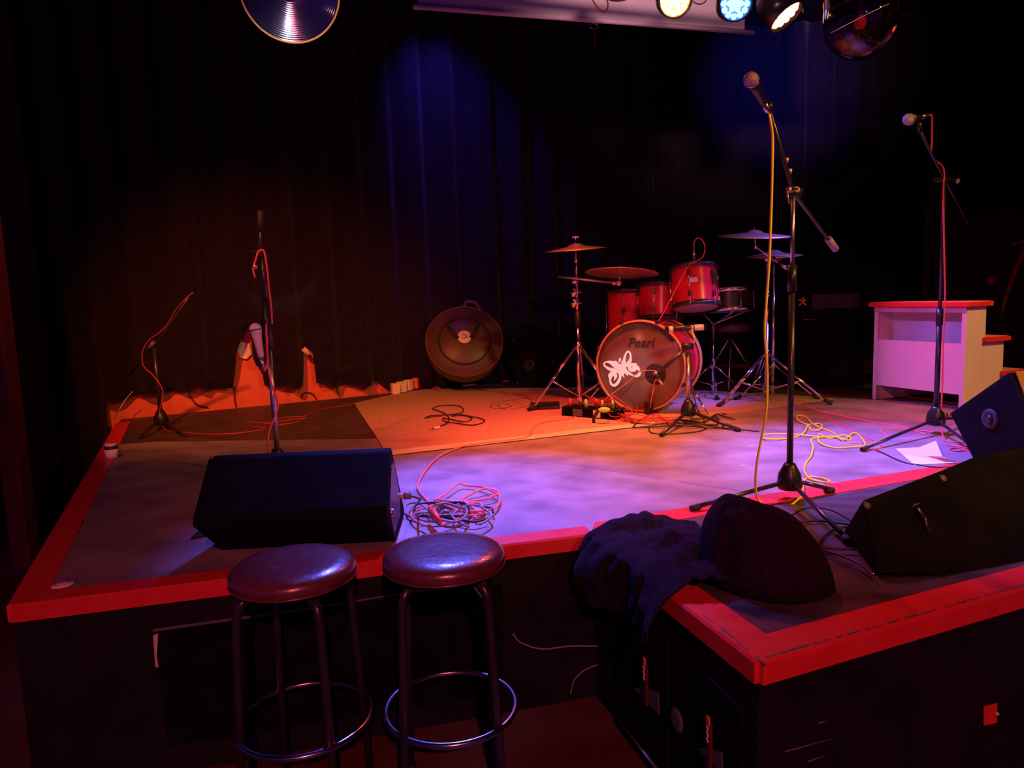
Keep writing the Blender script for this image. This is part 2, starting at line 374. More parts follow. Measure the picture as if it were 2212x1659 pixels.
# red doorway beyond the curtain with brown frame and hanging black valance
q0 = V(1998, 600, cw+Vector((d2.y, -d2.x, 0))*.04, d2); q1 = V(2040, 600, cw+Vector((d2.y, -d2.x, 0))*.04, d2)
struct(MB().box((q0.x, q0.y, 1.9), (.06, .08, 2.68), Matrix.Rotation(math.atan2(d2.y, d2.x), 3, 'Z'), .006).build('trim_9', 'brown'))
pts = [(1998, 395), (2040, 400), (2058, 440), (2075, 455), (2110, 462), (2160, 452), (2230, 442), (2600, 430)]
vo = cw+Vector((d2.y, -d2.x, 0))*.2
vh = [V(x, y, vo, d2) for x, y in pts]
b = MB(); prev = None
for i, p in enumerate(smooth(vh, 10)):
    wv = Vector((d2.y, -d2.x, 0))*(.03*math.sin(i*1.1))
    col = [b.b.verts.new(Vector((p.x, p.y, p.z+(3.88-p.z)*j/6))+wv) for j in range(7)]
    if prev:
        for j in range(6): b.b.faces.new((prev[j], col[j], col[j+1], prev[j+1])).smooth = True
    prev = col
o = b.build('door_valance', 'drape'); sm = o.modifiers.new('thick', 'SOLIDIFY'); sm.thickness = .006
tag(o, 'black cloth hanging across the top of the dark red doorway at far right', 'curtain')
# dull red handrail by the doorway
t = thing('handrail', 'dull red forked handrail at the right edge behind the steps', 'railing', (*P(2192, 800).xy, S))
hy = 5.0
rl = Vector(t['_o'])
def HD(x, y): return V(x, y, rl, (1, .1))
MB().tube(smooth([Vector((rl.x+.012, rl.y, S)), HD(2190, 790), HD(2182, 755), HD(2172, 730), HD(2163, 690), HD(2156, 655), HD(2146, 628)], 5), .016, 10).build('lower_post', 'darkred', t)
MB().ball(HD(2141, 607), .034, 16, (1, 1, 1.1)).build('finial', 'redpaint', t)
MB().ball(HD(2172, 727), .032, 16, (1, 1, 1.2)).build('joint', 'redpaint', t)
MB().tube(smooth([HD(2163, 695), HD(2166, 668), HD(2180, 622), HD(2200, 570), HD(2225, 520), HD(2260, 480)], 5), [.012+.0007*i for i in range(26)], 10).build('upper_rail', 'redpaint', t)
MB().tube(smooth([HD(2186, 530), HD(2196, 525), HD(2212, 521), HD(2240, 520)], 5), .014, 8).build('cross_bar', 'redpaint', t)

# ------------------------------------------------------------------ stage front details
def on_front(x, y, off=.006):
    fd = (FR-FL).normalized(); n = Vector((fd.y, -fd.x, 0)); return V(x, y, FL+n*off, fd)
fd = (FR-FL).normalized(); fn = Vector((fd.y, -fd.x, 0))
t = thing('access_panel', 'black hatch panel in the stage front with rubbed pale edges', 'hatch', (*on_front(700, 1400).xy, .05))
MB().prism([on_front(*p) for p in ((332, 1362), (1085, 1262), (1085, 1495), (365, 1610))], fn*.008, .002).build('panel', 'black', t)
MB().prism([on_front(*p, .016) for p in ((330, 1358), (640, 1316), (1040, 1253), (1040, 1256), (640, 1320), (332, 1364))], fn*.003).build('top_edge', 'cabgrey', t)
MB().prism([on_front(*p, .016) for p in ((331, 1372), (342, 1368), (339, 1420), (343, 1440), (336, 1440), (334, 1410))], fn*.003).build('chipped_corner', 'tan', t)
MB().prism([on_front(*p, .016) for p in ((941, 1267), (970, 1262), (969, 1268), (942, 1273))], fn*.004).build('tape_strip', 'tan', t)
cable('cable', 'grey cable sagging across the stage front right of the bar stools', [on_front(1108, 1370, .03), on_front(1125, 1388, .03), on_front(1170, 1402, .03), on_front(1230, 1396, .03), on_front(1292, 1396, .03)], .003, 'greyc')
cable('cable', 'thin cable looped low on the stage front beside the cabinets', [on_front(1232, 1500, .03), on_front(1240, 1470, .03), on_front(1262, 1448, .03), on_front(1292, 1436, .03)], .0025, 'greyc')
cable('cable', 'short pale cable end dangling from the stage front behind the right stool', [on_front(1008, 1236, .03), on_front(1020, 1262, .03), on_front(1042, 1292, .03)], .003, 'tan')
# thrust front: red badge and rubbed edges
td = (T3-T2).normalized(); tn = Vector((td.y, -td.x, 0))
def on_thrust(x, y, off=.006): return V(x, y, T2+tn*off, td)
t = thing('sticker', 'small red square sticker with a pale knob beside it on the right stage front', 'sticker', (*on_thrust(2137, 1550).xy, .1))
MB().prism([on_thrust(*p) for p in ((2124, 1526), (2152, 1518), (2151, 1560), (2124, 1566))], tn*.003).build('face', 'redtag', t)
MB().ball(on_thrust(2154, 1542, .012), .005, 10).build('knob', 'tan', t)
for pl, lb in (([(1768, 1562), (1785, 1558)], 'upper short'), ([(1695, 1624), (1797, 1596)], 'long middle'), ([(1745, 1645), (1780, 1633)], 'lower short')):
    tag(MB().tube([on_thrust(*pl[0], .004), on_thrust(*pl[1], .004)], .0018, 6).build('scrape_strip', 'cabgrey'), lb+' pale rubbed strip on the black right stage front', 'strip')
# speaker cabinets sunk in the left side of the thrust
sd = (T2-FR).normalized(); sn = Vector((sd.y, -sd.x, 0))
if sn.x > 0: sn = -sn
def on_side(x, y, off=.02): return V(x, y, T2+sn*off, sd)
for i, (bx, by, lab) in enumerate(((1395, 1445, 'farther'), (1533, 1575, 'nearer'))):
    c = on_side(bx, by+60, .0); t = thing('subwoofer', lab+' black speaker cabinet in the side of the front stage, red and white badge', 'speaker', (c.x, c.y, 0.0), 'speaker cabinets under the front stage')
    c2 = c + sd*0.0
    a = Vector((c.x, c.y, .02))-sd*.15
    MB().prism([a+sn*.004, a+sd*.3+sn*.004, a+sd*.3+sn*.004+UP*.42, a+sn*.004+UP*.42], sn*.012, .003).build('front_board', 'black', t)
    gp = [on_side(*p, .02) for p in ((bx-24, by+42), (bx-6, by+38), (bx+28, by+50), (bx+30, by+98))]
    MB().prism(gp, sn*.003).build('grey_plate', 'cabgrey', t)
    bb = on_side(bx, by, .032)
    wz = .062; nb = Matrix.Rotation(math.atan2(sd.y, sd.x), 3, 'Z')
    bdg = MB().box(bb-UP*.045, (.016, .008, .12), nb, .002).build('badge', 'darkred', t)
    MB().box(bb+UP*.022+sn*.004, (.012, .004, .022), nb, .001).build('red_square', 'orange', bdg)
    MB().tube([bb+sn*.006+UP*z+sd*q for z, q in ((.008, -.004), (.002, .004), (-.006, -.004), (-.014, .004), (-.022, -.004), (-.030, .004))], .0022, 6).build('white_lettering', 'greytape', bdg)
    MB().tube([a+sn*.022+UP*.03+sd*.02, a+sn*.022+UP*.03+sd*.28], .004, 6).build('lower_bar', 'cabgrey', t)
c = on_side(1463, 1555, .024)
tag(MB().lathe([(.0, 0), (.03, 0), (.03, .004), (.02, .006), (0, .006)], c, sn, 24).build('port_cover', 'cabgrey'), 'round grey port cover between the two cabinet badges', 'cover')

# ------------------------------------------------------------------ bar stools
def stool(px, py, zs, rr, rz, label):
    c = P(px, py, zs); t = thing('bar_stool', label, 'stool', (c.x, c.y, 0), 'bar stools in front of the stage')
    o = Vector((c.x, c.y, 0))
    prof = [(0, zs-.052), (rr*.80, zs-.052), (rr*.95, zs-.046), (rr*1.0, zs-.030), (rr*.985, zs-.014), (rr*.90, zs-.004), (rr*.7, zs+.001), (rr*.35, zs+.002), (0, zs+.001)]
    seat = MB().lathe(prof, o, n=56).build('seat', 'leather', t)
    MB().ring(o+UP*(zs-.040), UP, rr*.985, .0028, 56, 8).build('piping', 'leather', seat)
    MB().lathe([(0, 0), (rr*.75, 0), (rr*.75, .008), (0, .008)], o+UP*(zs-.060), n=40).build('seat_plate', 'bmetal', t)
    for k in range(4):
        a = rz+math.pi/2*k; d = Vector((math.cos(a), math.sin(a), 0))
        r1 = rr*.93; pts = [o+d*.03+UP*(zs-.068), o+d*(r1-.035)+UP*(zs-.068), o+d*(r1-.012)+UP*(zs-.075), o+d*r1+UP*(zs-.10), o+d*(r1+.005)+UP*(zs-.14), o+d*(r1+.030)+UP*.02]
        l = MB().tube(smooth(pts[:5], 4)+[pts[5]], .0115, 12).build('leg', 'bmetal', t)
        MB().lathe([(0, 0), (.015, 0), (.015, .024), (.011, .028), (0, .028)], pts[5]-UP*.02, n=14).build('foot_cap', 'rubber', l)
    MB().ring(o+UP*.265, UP, rr*.93+.024, .0085, 64, 10).build('foot_ring', 'ringm', t)
    return t
stool(632, 1212, .69, .158, R(38), 'left bar stool with a round maroon seat, nearer the stage corner')
stool(958, 1184, .70, .158, R(50), 'right bar stool with a round maroon seat and blue-lit foot ring')

# ------------------------------------------------------------------ floor monitors
def wedge(name, prof, x0, x1, label, yaw=0., piv=(0, 0), grp='stage monitor speakers', extras=True):
    # prof: (depth y, z above the deck) outline, extruded from x0 to x1
    rm = Matrix.Rotation(yaw, 3, 'Z'); pv = Vector((piv[0], piv[1], 0))
    tr = lambda p: pv+rm@(Vector(p)-pv)
    c = tr(((x0+x1)/2, sum(p[0] for p in prof)/len(prof), S))
    t = thing(name, label, 'speaker', (c.x, c.y, S), grp)
    MB().prism([tr((x0, y, S+z)) for y, z in prof], rm@Vector((x1-x0, 0, 0)), .008).build('cabinet', 'black', t)
    return t, tr, rm
prof = [(2.24, .004), (2.03, .150), (2.045, .175), (2.20, .312), (2.25, .312), (2.52, .03), (2.50, .004)]
t, tr, rm = wedge('floor_monitor', prof, -.945, -.385, 'large black wedge monitor at the front left behind the bar stools', .05, (-.6, 2.1))
MB().prism([tr((-.925, 2.268, S+.296)), tr((-.405, 2.268, S+.296)), tr((-.405, 2.505, S+.050)), tr((-.925, 2.505, S+.050))], (0, .006, .005), .001).build('grille', 'cabgrey', t)
MB().prism([tr((-.386, y, S+z)) for y, z in ((2.18, .05), (2.09, .15), (2.20, .26), (2.26, .26), (2.38, .12), (2.36, .05))], (.004, 0, 0), .001).build('side_plate', 'plastic', t)
MB().tube([tr((-.388, 2.14, S+.13)), tr((-.375, 2.14, S+.13))], .012, 14).build('socket', 'steel', t)
MB().ball(D(457, 990, 2.17), .006, 8).build('corner_bolt', 'chrome', t)
# feeding plug
pl = D(872, 1071, 2.13)
t = thing('cable_plug', 'grey cable plug stuck in the side of the left monitor', 'plug', pl-Vector((.0, 0, .012)))
MB().tube([pl+Vector((-.018, 0, 0)), pl+Vector((.0, 0, 0))], .008, 14).build('tip', 'greytape', t)
MB().tube([pl, pl+Vector((.022, 0, 0))], .011, 14).build('shell', 'greyc', t)
# sawn wood block wedged under the left monitor
tag(MB().prism([P(412, 1168), P(436, 1146), P(455, 1140), P(458, 1158)], (0, 0, .012), .002).build('wedge_block', 'rubber'), 'dark door wedge poking out under the left monitor', 'wedge')

def side_monitor(px, p0, dr, ext, label, bev=.01, tilt=0., drop=0.):
    # face polygon on the (leaning) plane through p0, body behind it along ext
    dr3 = Vector((dr[0], dr[1], 0)).normalized(); n = Vector((-dr3.y, dr3.x, 0)); ext = Vector((ext[0], ext[1], 0))
    pn = (n*math.cos(tilt)-UP*math.sin(tilt)); pts = []
    for x, y in px:
        d_ = ray(x, y); p = CO+d_*((p0-CO).dot(pn)/d_.dot(pn)); p.z = max(p.z, S+.004); pts.append(p)
    bk = [Vector((p.x+ext.x, p.y+ext.y, max(S+.004, p.z-drop))) for p in pts]
    t = thing('floor_monitor', label, 'speaker', (*((pts[0]+pts[-1]+bk[0]+bk[-1])/4).xy, S), 'stage monitor speakers')
    m = MB(); a = [m.b.verts.new(p) for p in pts]; b2 = [m.b.verts.new(p) for p in bk]; k_ = len(a)
    m.b.faces.new(a[::-1]); m.b.faces.new(b2)
    for k in range(k_): m.b.faces.new((a[k], a[(k+1) % k_], b2[(k+1) % k_], b2[k]))
    bmesh.ops.bevel(m.b, geom=list(m.b.edges), offset=bev, segments=3, profile=.5, affect='EDGES')
    m.build('cabinet', 'black', t)
    return t, pn, (lambda x, y, o=.004: (lambda d_: CO+d_*(((p0-CO).dot(pn))/d_.dot(pn))-pn*o)(ray(x, y)))
# front right monitor: side panel towards the camera
pR = P(1900, 1262); dR = (.93, .32)
t, nR, vR = side_monitor([(1862, 1080), (2098, 990), (2260, 955), (2420, 950), (2420, 1225), (2040, 1290), (1896, 1240)], pR, dR, (.06, .24), 'big black wedge monitor at the right front with screws and an orange tag', tilt=R(38), drop=.24)
for x, y in ((2037, 1034), (1872, 1092), (2011, 1245)):
    MB().lathe([(0, 0), (.012, 0), (.010, .004), (0, .005)], vR(x, y, 0), -nR, 18).build('corner_screw', 'cabgrey', t)
hd = [vR(1985+22*math.cos(a)+6*math.sin(a), 1130+42*math.sin(a)) for a in [2*math.pi*i/20 for i in range(20)]]
hnd = MB().prism(hd, -nR*.003).build('handle_plate', 'plastic', t)
MB().tube([vR(1975, 1105, .018), vR(1985, 1130, .024), vR(1997, 1158, .018)], .006, 8).build('handle', 'bmetal', hnd)
MB().prism([vR(*p, .002) for p in ((1944, 1208), (1952, 1208), (1953, 1240), (1945, 1240))], -nR*.002).build('orange_tag', 'orange', t)
# rear right monitor
pQ = P(2105, 1003); dQ = (.15, -1)
t, nQ, vQ = side_monitor([(2050, 893), (2178, 803), (2205, 860), (2240, 960), (2105, 1001)], pQ, dQ, (.5, .08), 'black wedge monitor behind the big one at right with a round socket')
cc = vQ(2139, 905, 0)
sk = MB().lathe([(.0, .001), (.018, .001), (.022, .004), (.040, .006), (.043, 0), (0, 0)], cc, -nQ, 30).build('socket_dish', 'dimgrey', t)
g0 = vQ(2181, 804, .0); g1 = vQ(2236, 950, .0); gn = (g1-g0).cross(Vector((.5, .08, 0))).normalized(); gn = gn if gn.z > 0 else -gn
MB().prism([g0+gn*.002+Vector((.02, 0, 0)), g1+gn*.002+Vector((.02, 0, 0)), g1+gn*.002+Vector((.48, .077, 0)), g0+gn*.002+Vector((.48, .077, 0))], gn*.006, .001).build('grille', 'amberb', t)
MB().lathe([(0, .009), (.016, .009), (.016, .002), (0, .002)], cc, -nQ, 20).build('socket_hole', 'darkink', sk)
# dark monitor leaning by the back
pW = P(1172, 838); dW = (.9, -.44)
t, nW, vW = side_monitor([(1078, 735), (1122, 704), (1215, 745), (1240, 835), (1122, 836)], pW, dW, (.1, .22), 'dark wedge monitor beside the drum bag at the back of the stage')
for x, y in ((1110, 733), (1117, 829)):
    MB().ball(V(x, y, pW-nW*.004, dW), .011, 10).build('corner_bolt', 'darkred', t)
cc = vW(1142, 789, 0)
MB().lathe([(.0, .002), (.03, .002), (.05, .008), (.056, 0), (0, 0)], cc, -nW, 26).build('socket_dish', 'plastic', t)

# ------------------------------------------------------------------ wooden steps (white, at right)
A = P(2079, 890); B = P(1884, 862); ad = (B-A); wd_ = ad.length; ad.normalize(); bd = Vector((-ad.y, ad.x, 0))
if bd.x < 0: bd = -bd
zt = zat(B.x, B.y, 656)-S; rise = zt/3; run = .168
t = thing('wooden_steps', 'white painted wooden step unit with red-edged treads standing on the right of the stage', 'steps', (A.x, A.y, S))
side = [(0, .0), (0, zt-.02), (run, zt-.02), (run, zt-rise-.02), (2*run, zt-rise-.02), (2*run, zt-2*rise-.02), (3*run, zt-2*rise-.02), (3*run, 0)]
for k, off in enumerate((0., wd_-.028)):
    MB().prism([A+ad*off+bd*u+UP*z for u, z in side], ad*.028, .002).build('side_panel', 'whitewood', t)
for k in range(3):
    z = zt-k*rise-.02; u0 = k*run-.025; u1 = (k+1)*run+.02
    tr_ = MB().prism([A-ad*.03+bd*u0+UP*z, A-ad*.03+bd*u1+UP*z, A-ad*.03+bd*u1+UP*(z+.028), A-ad*.03+bd*u0+UP*(z+.028)], ad*(wd_+.06), .003).build('tread', 'redpaint', t)
    MB().prism([A-ad*.012+bd*(u0+.02)+UP*(z+.0285), A-ad*.012+bd*(u1-.012)+UP*(z+.0285), A+ad*(wd_+.01)+bd*(u1-.012)+UP*(z+.0285), A+ad*(wd_+.01)+bd*(u0+.02)+UP*(z+.0285)], (0, 0, .0015)).build('pink_top', 'paleedge', tr_)  # pale pink sheet over each red tread
MB().prism([A+ad*.028+bd*.004+UP*z for z in (.10, zt*.63)]+[A+ad*(wd_-.028)+bd*.004+UP*z for z in (zt*.63, .10)], bd*.015).build('back_panel', 'whitewood', t)
MB().prism([A+ad*.028+bd*(run-.045)+UP*z for z in (zt*.45, zt-.022)]+[A+ad*(wd_-.028)+bd*(run-.045)+UP*z for z in (zt-.022, zt*.45)], bd*.015).build('riser', 'whitewood', t)
MB().prism([A+ad*.028+bd*(2*run-.02)+UP*z for z in (zt-2*rise, zt-rise-.022)]+[A+ad*(wd_-.028)+bd*(2*run-.02)+UP*z for z in (zt-rise-.022, zt-2*rise)], bd*.015).build('riser', 'whitewood', t)
MB().prism([A+ad*.0+bd*(-.002)+UP*z for z in (zt-.055, zt-.02)]+[A+ad*wd_+bd*(-.002)+UP*z for z in (zt-.02, zt-.055)], bd*.012).build('top_rail', 'paleedge', t)

# ------------------------------------------------------------------ microphone stands
def tripod_base(t, base, feet, hz=.10, legr=.008, m='bmetal', h0=.06):
    MB().lathe([(0, 0), (.040, 0), (.046, .012), (.040, .055), (.024, .085), (.020, .095), (0, .095)], base+UP*(h0-.035), n=24).build('base_cone', 'plastic', t)
    for f in feet:
        f = Vector(f); d = (f-base); d.z = 0; d.normalize()
        l = MB().tube([base+d*.03+UP*(h0-.01), f+UP*.014], legr, 12).build('leg', m, t)
        MB().tube([f-d*.035+UP*.0155, f+UP*.012], [.0115, .0115], 12).build('rubber_foot', 'rubber', l)
def mic(name, c, d, label, L=.15, m='plastic', grill='grille', rb=.024):
    d = Vector(d).normalized(); c = Vector(c)         # c = ball centre, d = direction from the ball to the tail
    t = thing(name, label, 'microphone', c-UP*rb)
    MB().lathe([(0, -rb), (rb*.5, -rb*.87), (rb*.87, -rb*.5), (rb, 0), (rb*.96, rb*.35), (rb*.8, rb*.8), (0, rb*.8)], c, d, 24).build('grille', grill, t)
    MB().lathe([(rb*1.04, rb*.10), (rb*1.06, 0), (rb*1.06, rb*.25), (rb*1.0, rb*.3)], c, d, 24).build('collar', 'steel', t)
    MB().lathe([(0, rb*.8), (rb*.82, rb*.8), (rb*.72, rb*1.5), (rb*.5, L*.9), (rb*.44, L), (0, L)], c, d, 20).build('body', m, t)
    MB().lathe([(0, L), (rb*.4, L), (rb*.42, L+.035), (rb*.2, L+.055), (0, L+.055)], c, d, 14).build('plug', 'steel', t)
    return t, c+d*(L+.055)
# centre stand
B1 = P(1705, 1078); Z1 = zat(B1.x, B1.y, 422)
t = thing('microphone_stand', 'tall microphone stand with a boom arm at the centre front beside the black cloth heap', 'stand', B1, 'microphone stands')
tripod_base(t, B1, [P(1492, 1106), P(1800, 1066), P(1835, 1180)], h0=.075)
zm = zat(B1.x, B1.y, 630)
MB().tube([B1+UP*.10, Vector((B1.x, B1.y, zm))], .0115, 14).build('lower_tube', 'bmetal', t)
MB().tube([Vector((B1.x, B1.y, zm)), Vector((B1.x, B1.y, zat(B1.x, B1.y, 572)))], .0165, 14).build('grip_sleeve', 'plastic', t)
MB().tube([Vector((B1.x, B1.y, zm+.08)), Vector((B1.x, B1.y, Z1))], .0075, 12).build('upper_tube', 'steel', t)
J1 = Vector((B1.x, B1.y, Z1+.01)); tail = D(1805, 538, B1.y+.28); d = (J1-tail).normalized(); nose = D(1662, 240, 2.36)
MB().tube([tail, J1, nose], .0065, 12).build('boom_arm', 'bmetal', t)
MB().tube([tail, tail+(J1-tail).normalized()*.085], .014, 14).build('counterweight', 'greyc', t)
kj = MB().tube([J1-Vector((.028, 0, 0)), J1+Vector((.028, 0, 0))], .016, 14).build('pivot_clamp', 'plastic', t)
MB().tube([J1+(J1-tail).normalized()*-.012+Vector((.008, -.004, .006)), J1+(J1-tail).normalized()*.004+Vector((.008, -.004, .006))], .014, 14).build('clamp_ring', 'greytape', kj)
for px, py in ((1699, 346), (1706, 370), (1705, 410)):
    MB().tube([D(px-4, py, B1.y-.02), D(px+3, py, B1.y-.02)], .010, 10).build('clamp_screw', 'brass', t)
MB().tube([D(1700, 412, B1.y-.03), D(1705, 440, B1.y-.03)], .0025, 6).build('hook_rod', 'brass', t)
MB().tube([nose, nose+(nose-J1).normalized()*.03], .014, 12).build('mic_clip', 'plastic', t)
bc = D(1622, 172, 2.22); td_ = (D(1664, 250, 2.36)-bc)
_, tail1 = mic('microphone', bc, td_, 'silver-headed microphone at the top of the centre stand', L=.125, rb=.0225)
yc = [tail1, tail1+Vector((.006, .0, -.03)), D(1669, 300, 2.36), D(1668, 380, 2.36), D(1666, 450, 2.36), D(1662, 560, 2.36), D(1655, 660, 2.36), D(1652, 720, 2.36), D(1657, 790, 2.37), D(1656, 880, 2.38), D(1646, 940, 2.40), D(1635, 1000, 2.42), D(1632, 1050, 2.46), D(1640, 1082, 2.48), D(1665, 1098, 2.49), D(1700, 1095, 2.50), D(1722, 1080, 2.52), D(1733, 1066, 2.56), P(1735, 1042, S+.02), P(1740, 1035, S+.005)]
yf = [(1752, 1030), (1780, 1034), (1792, 1040), (1778, 1042), (1750, 1034), (1738, 1020), (1740, 1002), (1752, 985), (1756, 965), (1752, 950), (1768, 945), (1800, 943), (1832, 951), (1838, 945), (1820, 940), (1790, 947), (1770, 938), (1770, 955), (1800, 967), (1845, 965), (1868, 962), (1862, 948), (1845, 935), (1820, 950), (1800, 935), (1775, 925), (1755, 915), (1740, 900), (1722, 898), (1725, 908), (1745, 917), (1770, 915), (1775, 925), (1755, 930), (1745, 918), (1740, 930), (1725, 942), (1690, 948), (1655, 948), (1645, 943), (1660, 938), (1710, 938), (1780, 945)]
cable('microphone_cable', 'long yellow cable hanging from the centre microphone and coiling on the floor', yc+[P(x, y, S+.005+.0035*(i % 3)) for i, (x, y) in enumerate(yf)], .0042, 'yellow')
# right stand
B2 = P(2020, 938); Z2 = zat(B2.x, B2.y, 388)
t = thing('microphone_stand', 'microphone stand at right with a dark base over the white paper', 'stand', B2, 'microphone stands')
tripod_base(t, B2, [P(1862, 977), P(2135, 996), P(2120, 905)], h0=.085)
MB().tube([B2+UP*.11, B2+UP*.62], .0125, 14).build('lower_tube', 'bmetal', t)
MB().tube([B2+UP*.56, B2+UP*.64], .016, 14).build('grip_sleeve', 'plastic', t)
MB().tube([B2+UP*.62, Vector((B2.x, B2.y, Z2))], .009, 12).build('upper_tube', 'bmetal', t)
J2 = Vector((B2.x, B2.y, Z2)); tl = D(2092, 482, B2.y+.3); ns = D(1988, 285, B2.y-.25)
MB().tube([tl, J2, ns], .0065, 10).build('boom_arm', 'bmetal', t)
MB().tube([J2-Vector((.05, 0, 0)), J2+Vector((.05, 0, 0))], .012, 12).build('pivot_clamp', 'plastic', t)
MB().ball(J2+Vector((.058, -.01, -.01)), .012, 10).build('clamp_screw', 'brass', t)
MB().tube([ns, D(1984, 265, B2.y-.27)], .012, 10).build('mic_clip', 'plastic', t)
MB().tube([B2+Vector((.05, -.01, .10)), B2+Vector((.065, -.01, .10))], .012, 10).build('base_knob', 'brass', t)
_, tl2 = mic('microphone', D(1963, 258, B2.y-.28), D(2003, 250, B2.y-.22)-D(1963, 258, B2.y-.28), 'microphone lying level on top of the right stand', L=.085, rb=.026)
yy = B2.y-.03
cable('microphone_cable', 'red cable running down the right microphone stand', [tl2, D(2013, 252, yy-.15), D(2013, 300, yy-.12), D(2012, 330, yy-.1), D(2020, 345, yy-.05), D(2035, 358, yy), D(2040, 375, yy), D(2038, 410, yy), D(2039, 500, yy), D(2041, 600, yy), D(2041, 660, yy), D(2037, 760, yy), D(2036, 820, yy), D(2034, 870, yy), D(2034, 905, yy), P(2040, 950, S+.01), P(2070, 955, S+.005), P(2110, 958, S+.005)], .0040, 'redc')
# left stand with the hanging microphone
B3 = P(603, 1030); Z3 = zat(B3.x, B3.y, 545)
t = thing('microphone_stand', 'microphone stand at the left behind the monitor, boom folded straight up', 'stand', B3, 'microphone stands')
tripod_base(t, B3, [P(520, 1060), P(690, 1050), P(600, 990)], h0=.07)
MB().tube([B3+UP*.10, B3+UP*.60], .0125, 14).build('lower_tube', 'steel', t)
MB().tube([B3+UP*.58, B3+UP*.80], .0175, 14).build('grip_sleeve', 'plastic', t)
MB().tube([B3+UP*.78, Vector((B3.x, B3.y, Z3))], .011, 14).build('upper_tube', 'bmetal', t)
J3 = Vector((B3.x, B3.y, Z3)); 
MB().tube([J3+Vector((-.03, 0, -.02)), D(563, 520, B3.y), D(563, 478, B3.y)], .0075, 12).build('boom_arm', 'bmetal', t)
MB().tube([D(563, 500, B3.y), D(563, 455, B3.y)], .013, 12).build('counterweight', 'rubber', t)
MB().tube([J3-Vector((.045, 0, 0)), J3+Vector((.03, 0, 0))], .013, 12).build('pivot_clamp', 'plastic', t)
MB().ball(D(551, 576, B3.y-.03), .011, 10).build('clamp_screw', 'brass', t)
MB().tube([D(572, 690, B3.y), D(575, 745, B3.y-.03)], .016, 12).build('mic_clip', 'plastic', t)
_, tl3 = mic('microphone', D(552, 711, B3.y-.05), D(568, 790, B3.y-.05)-D(552, 711, B3.y-.05), 'microphone held head up on the left stand, lamp light in its pale colour', L=.125, m='greytape', grill='paper', rb=.027)  # bright lamp light put into pale body and grille colours
cable('microphone_cable', 'bright red cable wound down the left microphone stand', [tl3, D(572, 800, B3.y-.06), D(578, 780, B3.y-.05), D(576, 735, B3.y-.04), D(575, 700, B3.y-.04), D(577, 742, B3.y-.06), D(580, 800, B3.y-.04), D(590, 840, B3.y-.03), D(598, 860, B3.y-.03), D(600, 880, B3.y-.02), D(592, 905, B3.y-.03), D(582, 930, B3.y-.04), D(579, 965, B3.y-.04), P(585, 1020, S+.006)], .0042, 'redc')
cable('microphone_cable', 'red cable loop over the top clamp of the left stand', [D(551, 600, B3.y-.03), D(547, 580, B3.y-.03), D(553, 560, B3.y-.03), D(556, 548, B3.y-.03), D(563, 540, B3.y-.03), D(571, 545, B3.y-.03), D(577, 580, B3.y-.03), D(581, 620, B3.y-.03), D(586, 665, B3.y-.03), D(588, 700, B3.y-.02)], .0042, 'redc')
# low stand at the far left
B0 = P(350, 928); Z0 = zat(B0.x, B0.y, 748)
t = thing('microphone_stand', 'low microphone stand at the far left with a rising boom', 'stand', B0, 'microphone stands')
tripod_base(t, B0, [P(300, 950), P(400, 945), P(360, 905)], h0=.07)
MB().tube([B0+UP*.1, Vector((B0.x, B0.y, Z0))], .013, 12).build('lower_tube', 'bmetal', t)
MB().tube([D(283, 808, B0.y+.1), Vector((B0.x, B0.y, Z0)), D(412, 636, B0.y-.15)], .0075, 10).build('boom_arm', 'bmetal', t)
MB().tube([D(322, 752, B0.y-.02), D(333, 738, B0.y-.02)], .014, 10).build('clamp_ring', 'cabgrey', t)
cable('microphone_cable', 'dark red cable spiralling along the low far left stand and across the floor', [D(417, 632, B0.y-.17), D(398, 648, B0.y-.14), D(378, 672, B0.y-.1), D(362, 700, B0.y-.06), D(345, 718, B0.y-.05), D(322, 735, B0.y-.04), D(308, 760, B0.y-.03), D(310, 790, B0.y-.03), D(330, 810, B0.y-.03), D(348, 835, B0.y-.04), D(352, 855, B0.y-.04), D(345, 890, B0.y-.03), P(352, 922, S+.02), P(368, 932, S+.005)]+flr([(400, 934), (450, 938), (520, 935), (575, 925), (540, 920), (545, 912), (600, 917), (640, 912), (660, 903), (620, 908), (570, 915), (610, 903), (660, 898), (690, 885), (760, 873), (830, 860), (870, 854), (915, 847)]), .0036, 'deepred')
cable('cable', 'thin pale cable hanging at the left corner of the stage', [D(286, 846, 5.0), D(270, 865, 5.0), D(258, 885, 4.95), P(247, 905, S+.01)], .003, 'greytape')

# ------------------------------------------------------------------ drum kit
KY = 4.72
kc = P(1385, 893); ax = Vector((math.sin(R(27)), math.cos(R(27)), 0))   # from front head to back
perp = Vector((ax.y, -ax.x, 0)); rb = .295; cb = Vector((kc.x, kc.y, S+rb+.012))
bd_ = thing('bass_drum', 'red bass drum with a smoky front head bearing a white scroll logo', 'drum', (kc.x, kc.y, S))
MB().lathe([(rb-.018, 0), (rb-.018, .44)], cb, ax, 64).build('shell', 'drumred', bd_)
for off in (-.02, .42):
    MB().lathe([(rb-.012, off), (rb, off), (rb, off+.038), (rb-.012, off+.038), (rb-.012, off)], cb, ax, 72).build('hoop', 'hoop', bd_)
hdp = MB().lathe([(0, 0), (rb-.02, 0), (rb-.012, .006)], cb, ax, 64).build('front_head', 'clearhead', bd_)
def onhead(x, y, o=.002):
    d_ = ray(x, y); n = ax; pc = cb-n*o; tt = (pc-CO).dot(n)/d_.dot(n); return CO+d_*tt
MB().lathe([(0, .004), (.066, .004), (.068, .0), (.062, -.002), (0, -.002)], onhead(1416, 808, 0), ax, 40).build('port_hole', 'darkink', hdp)
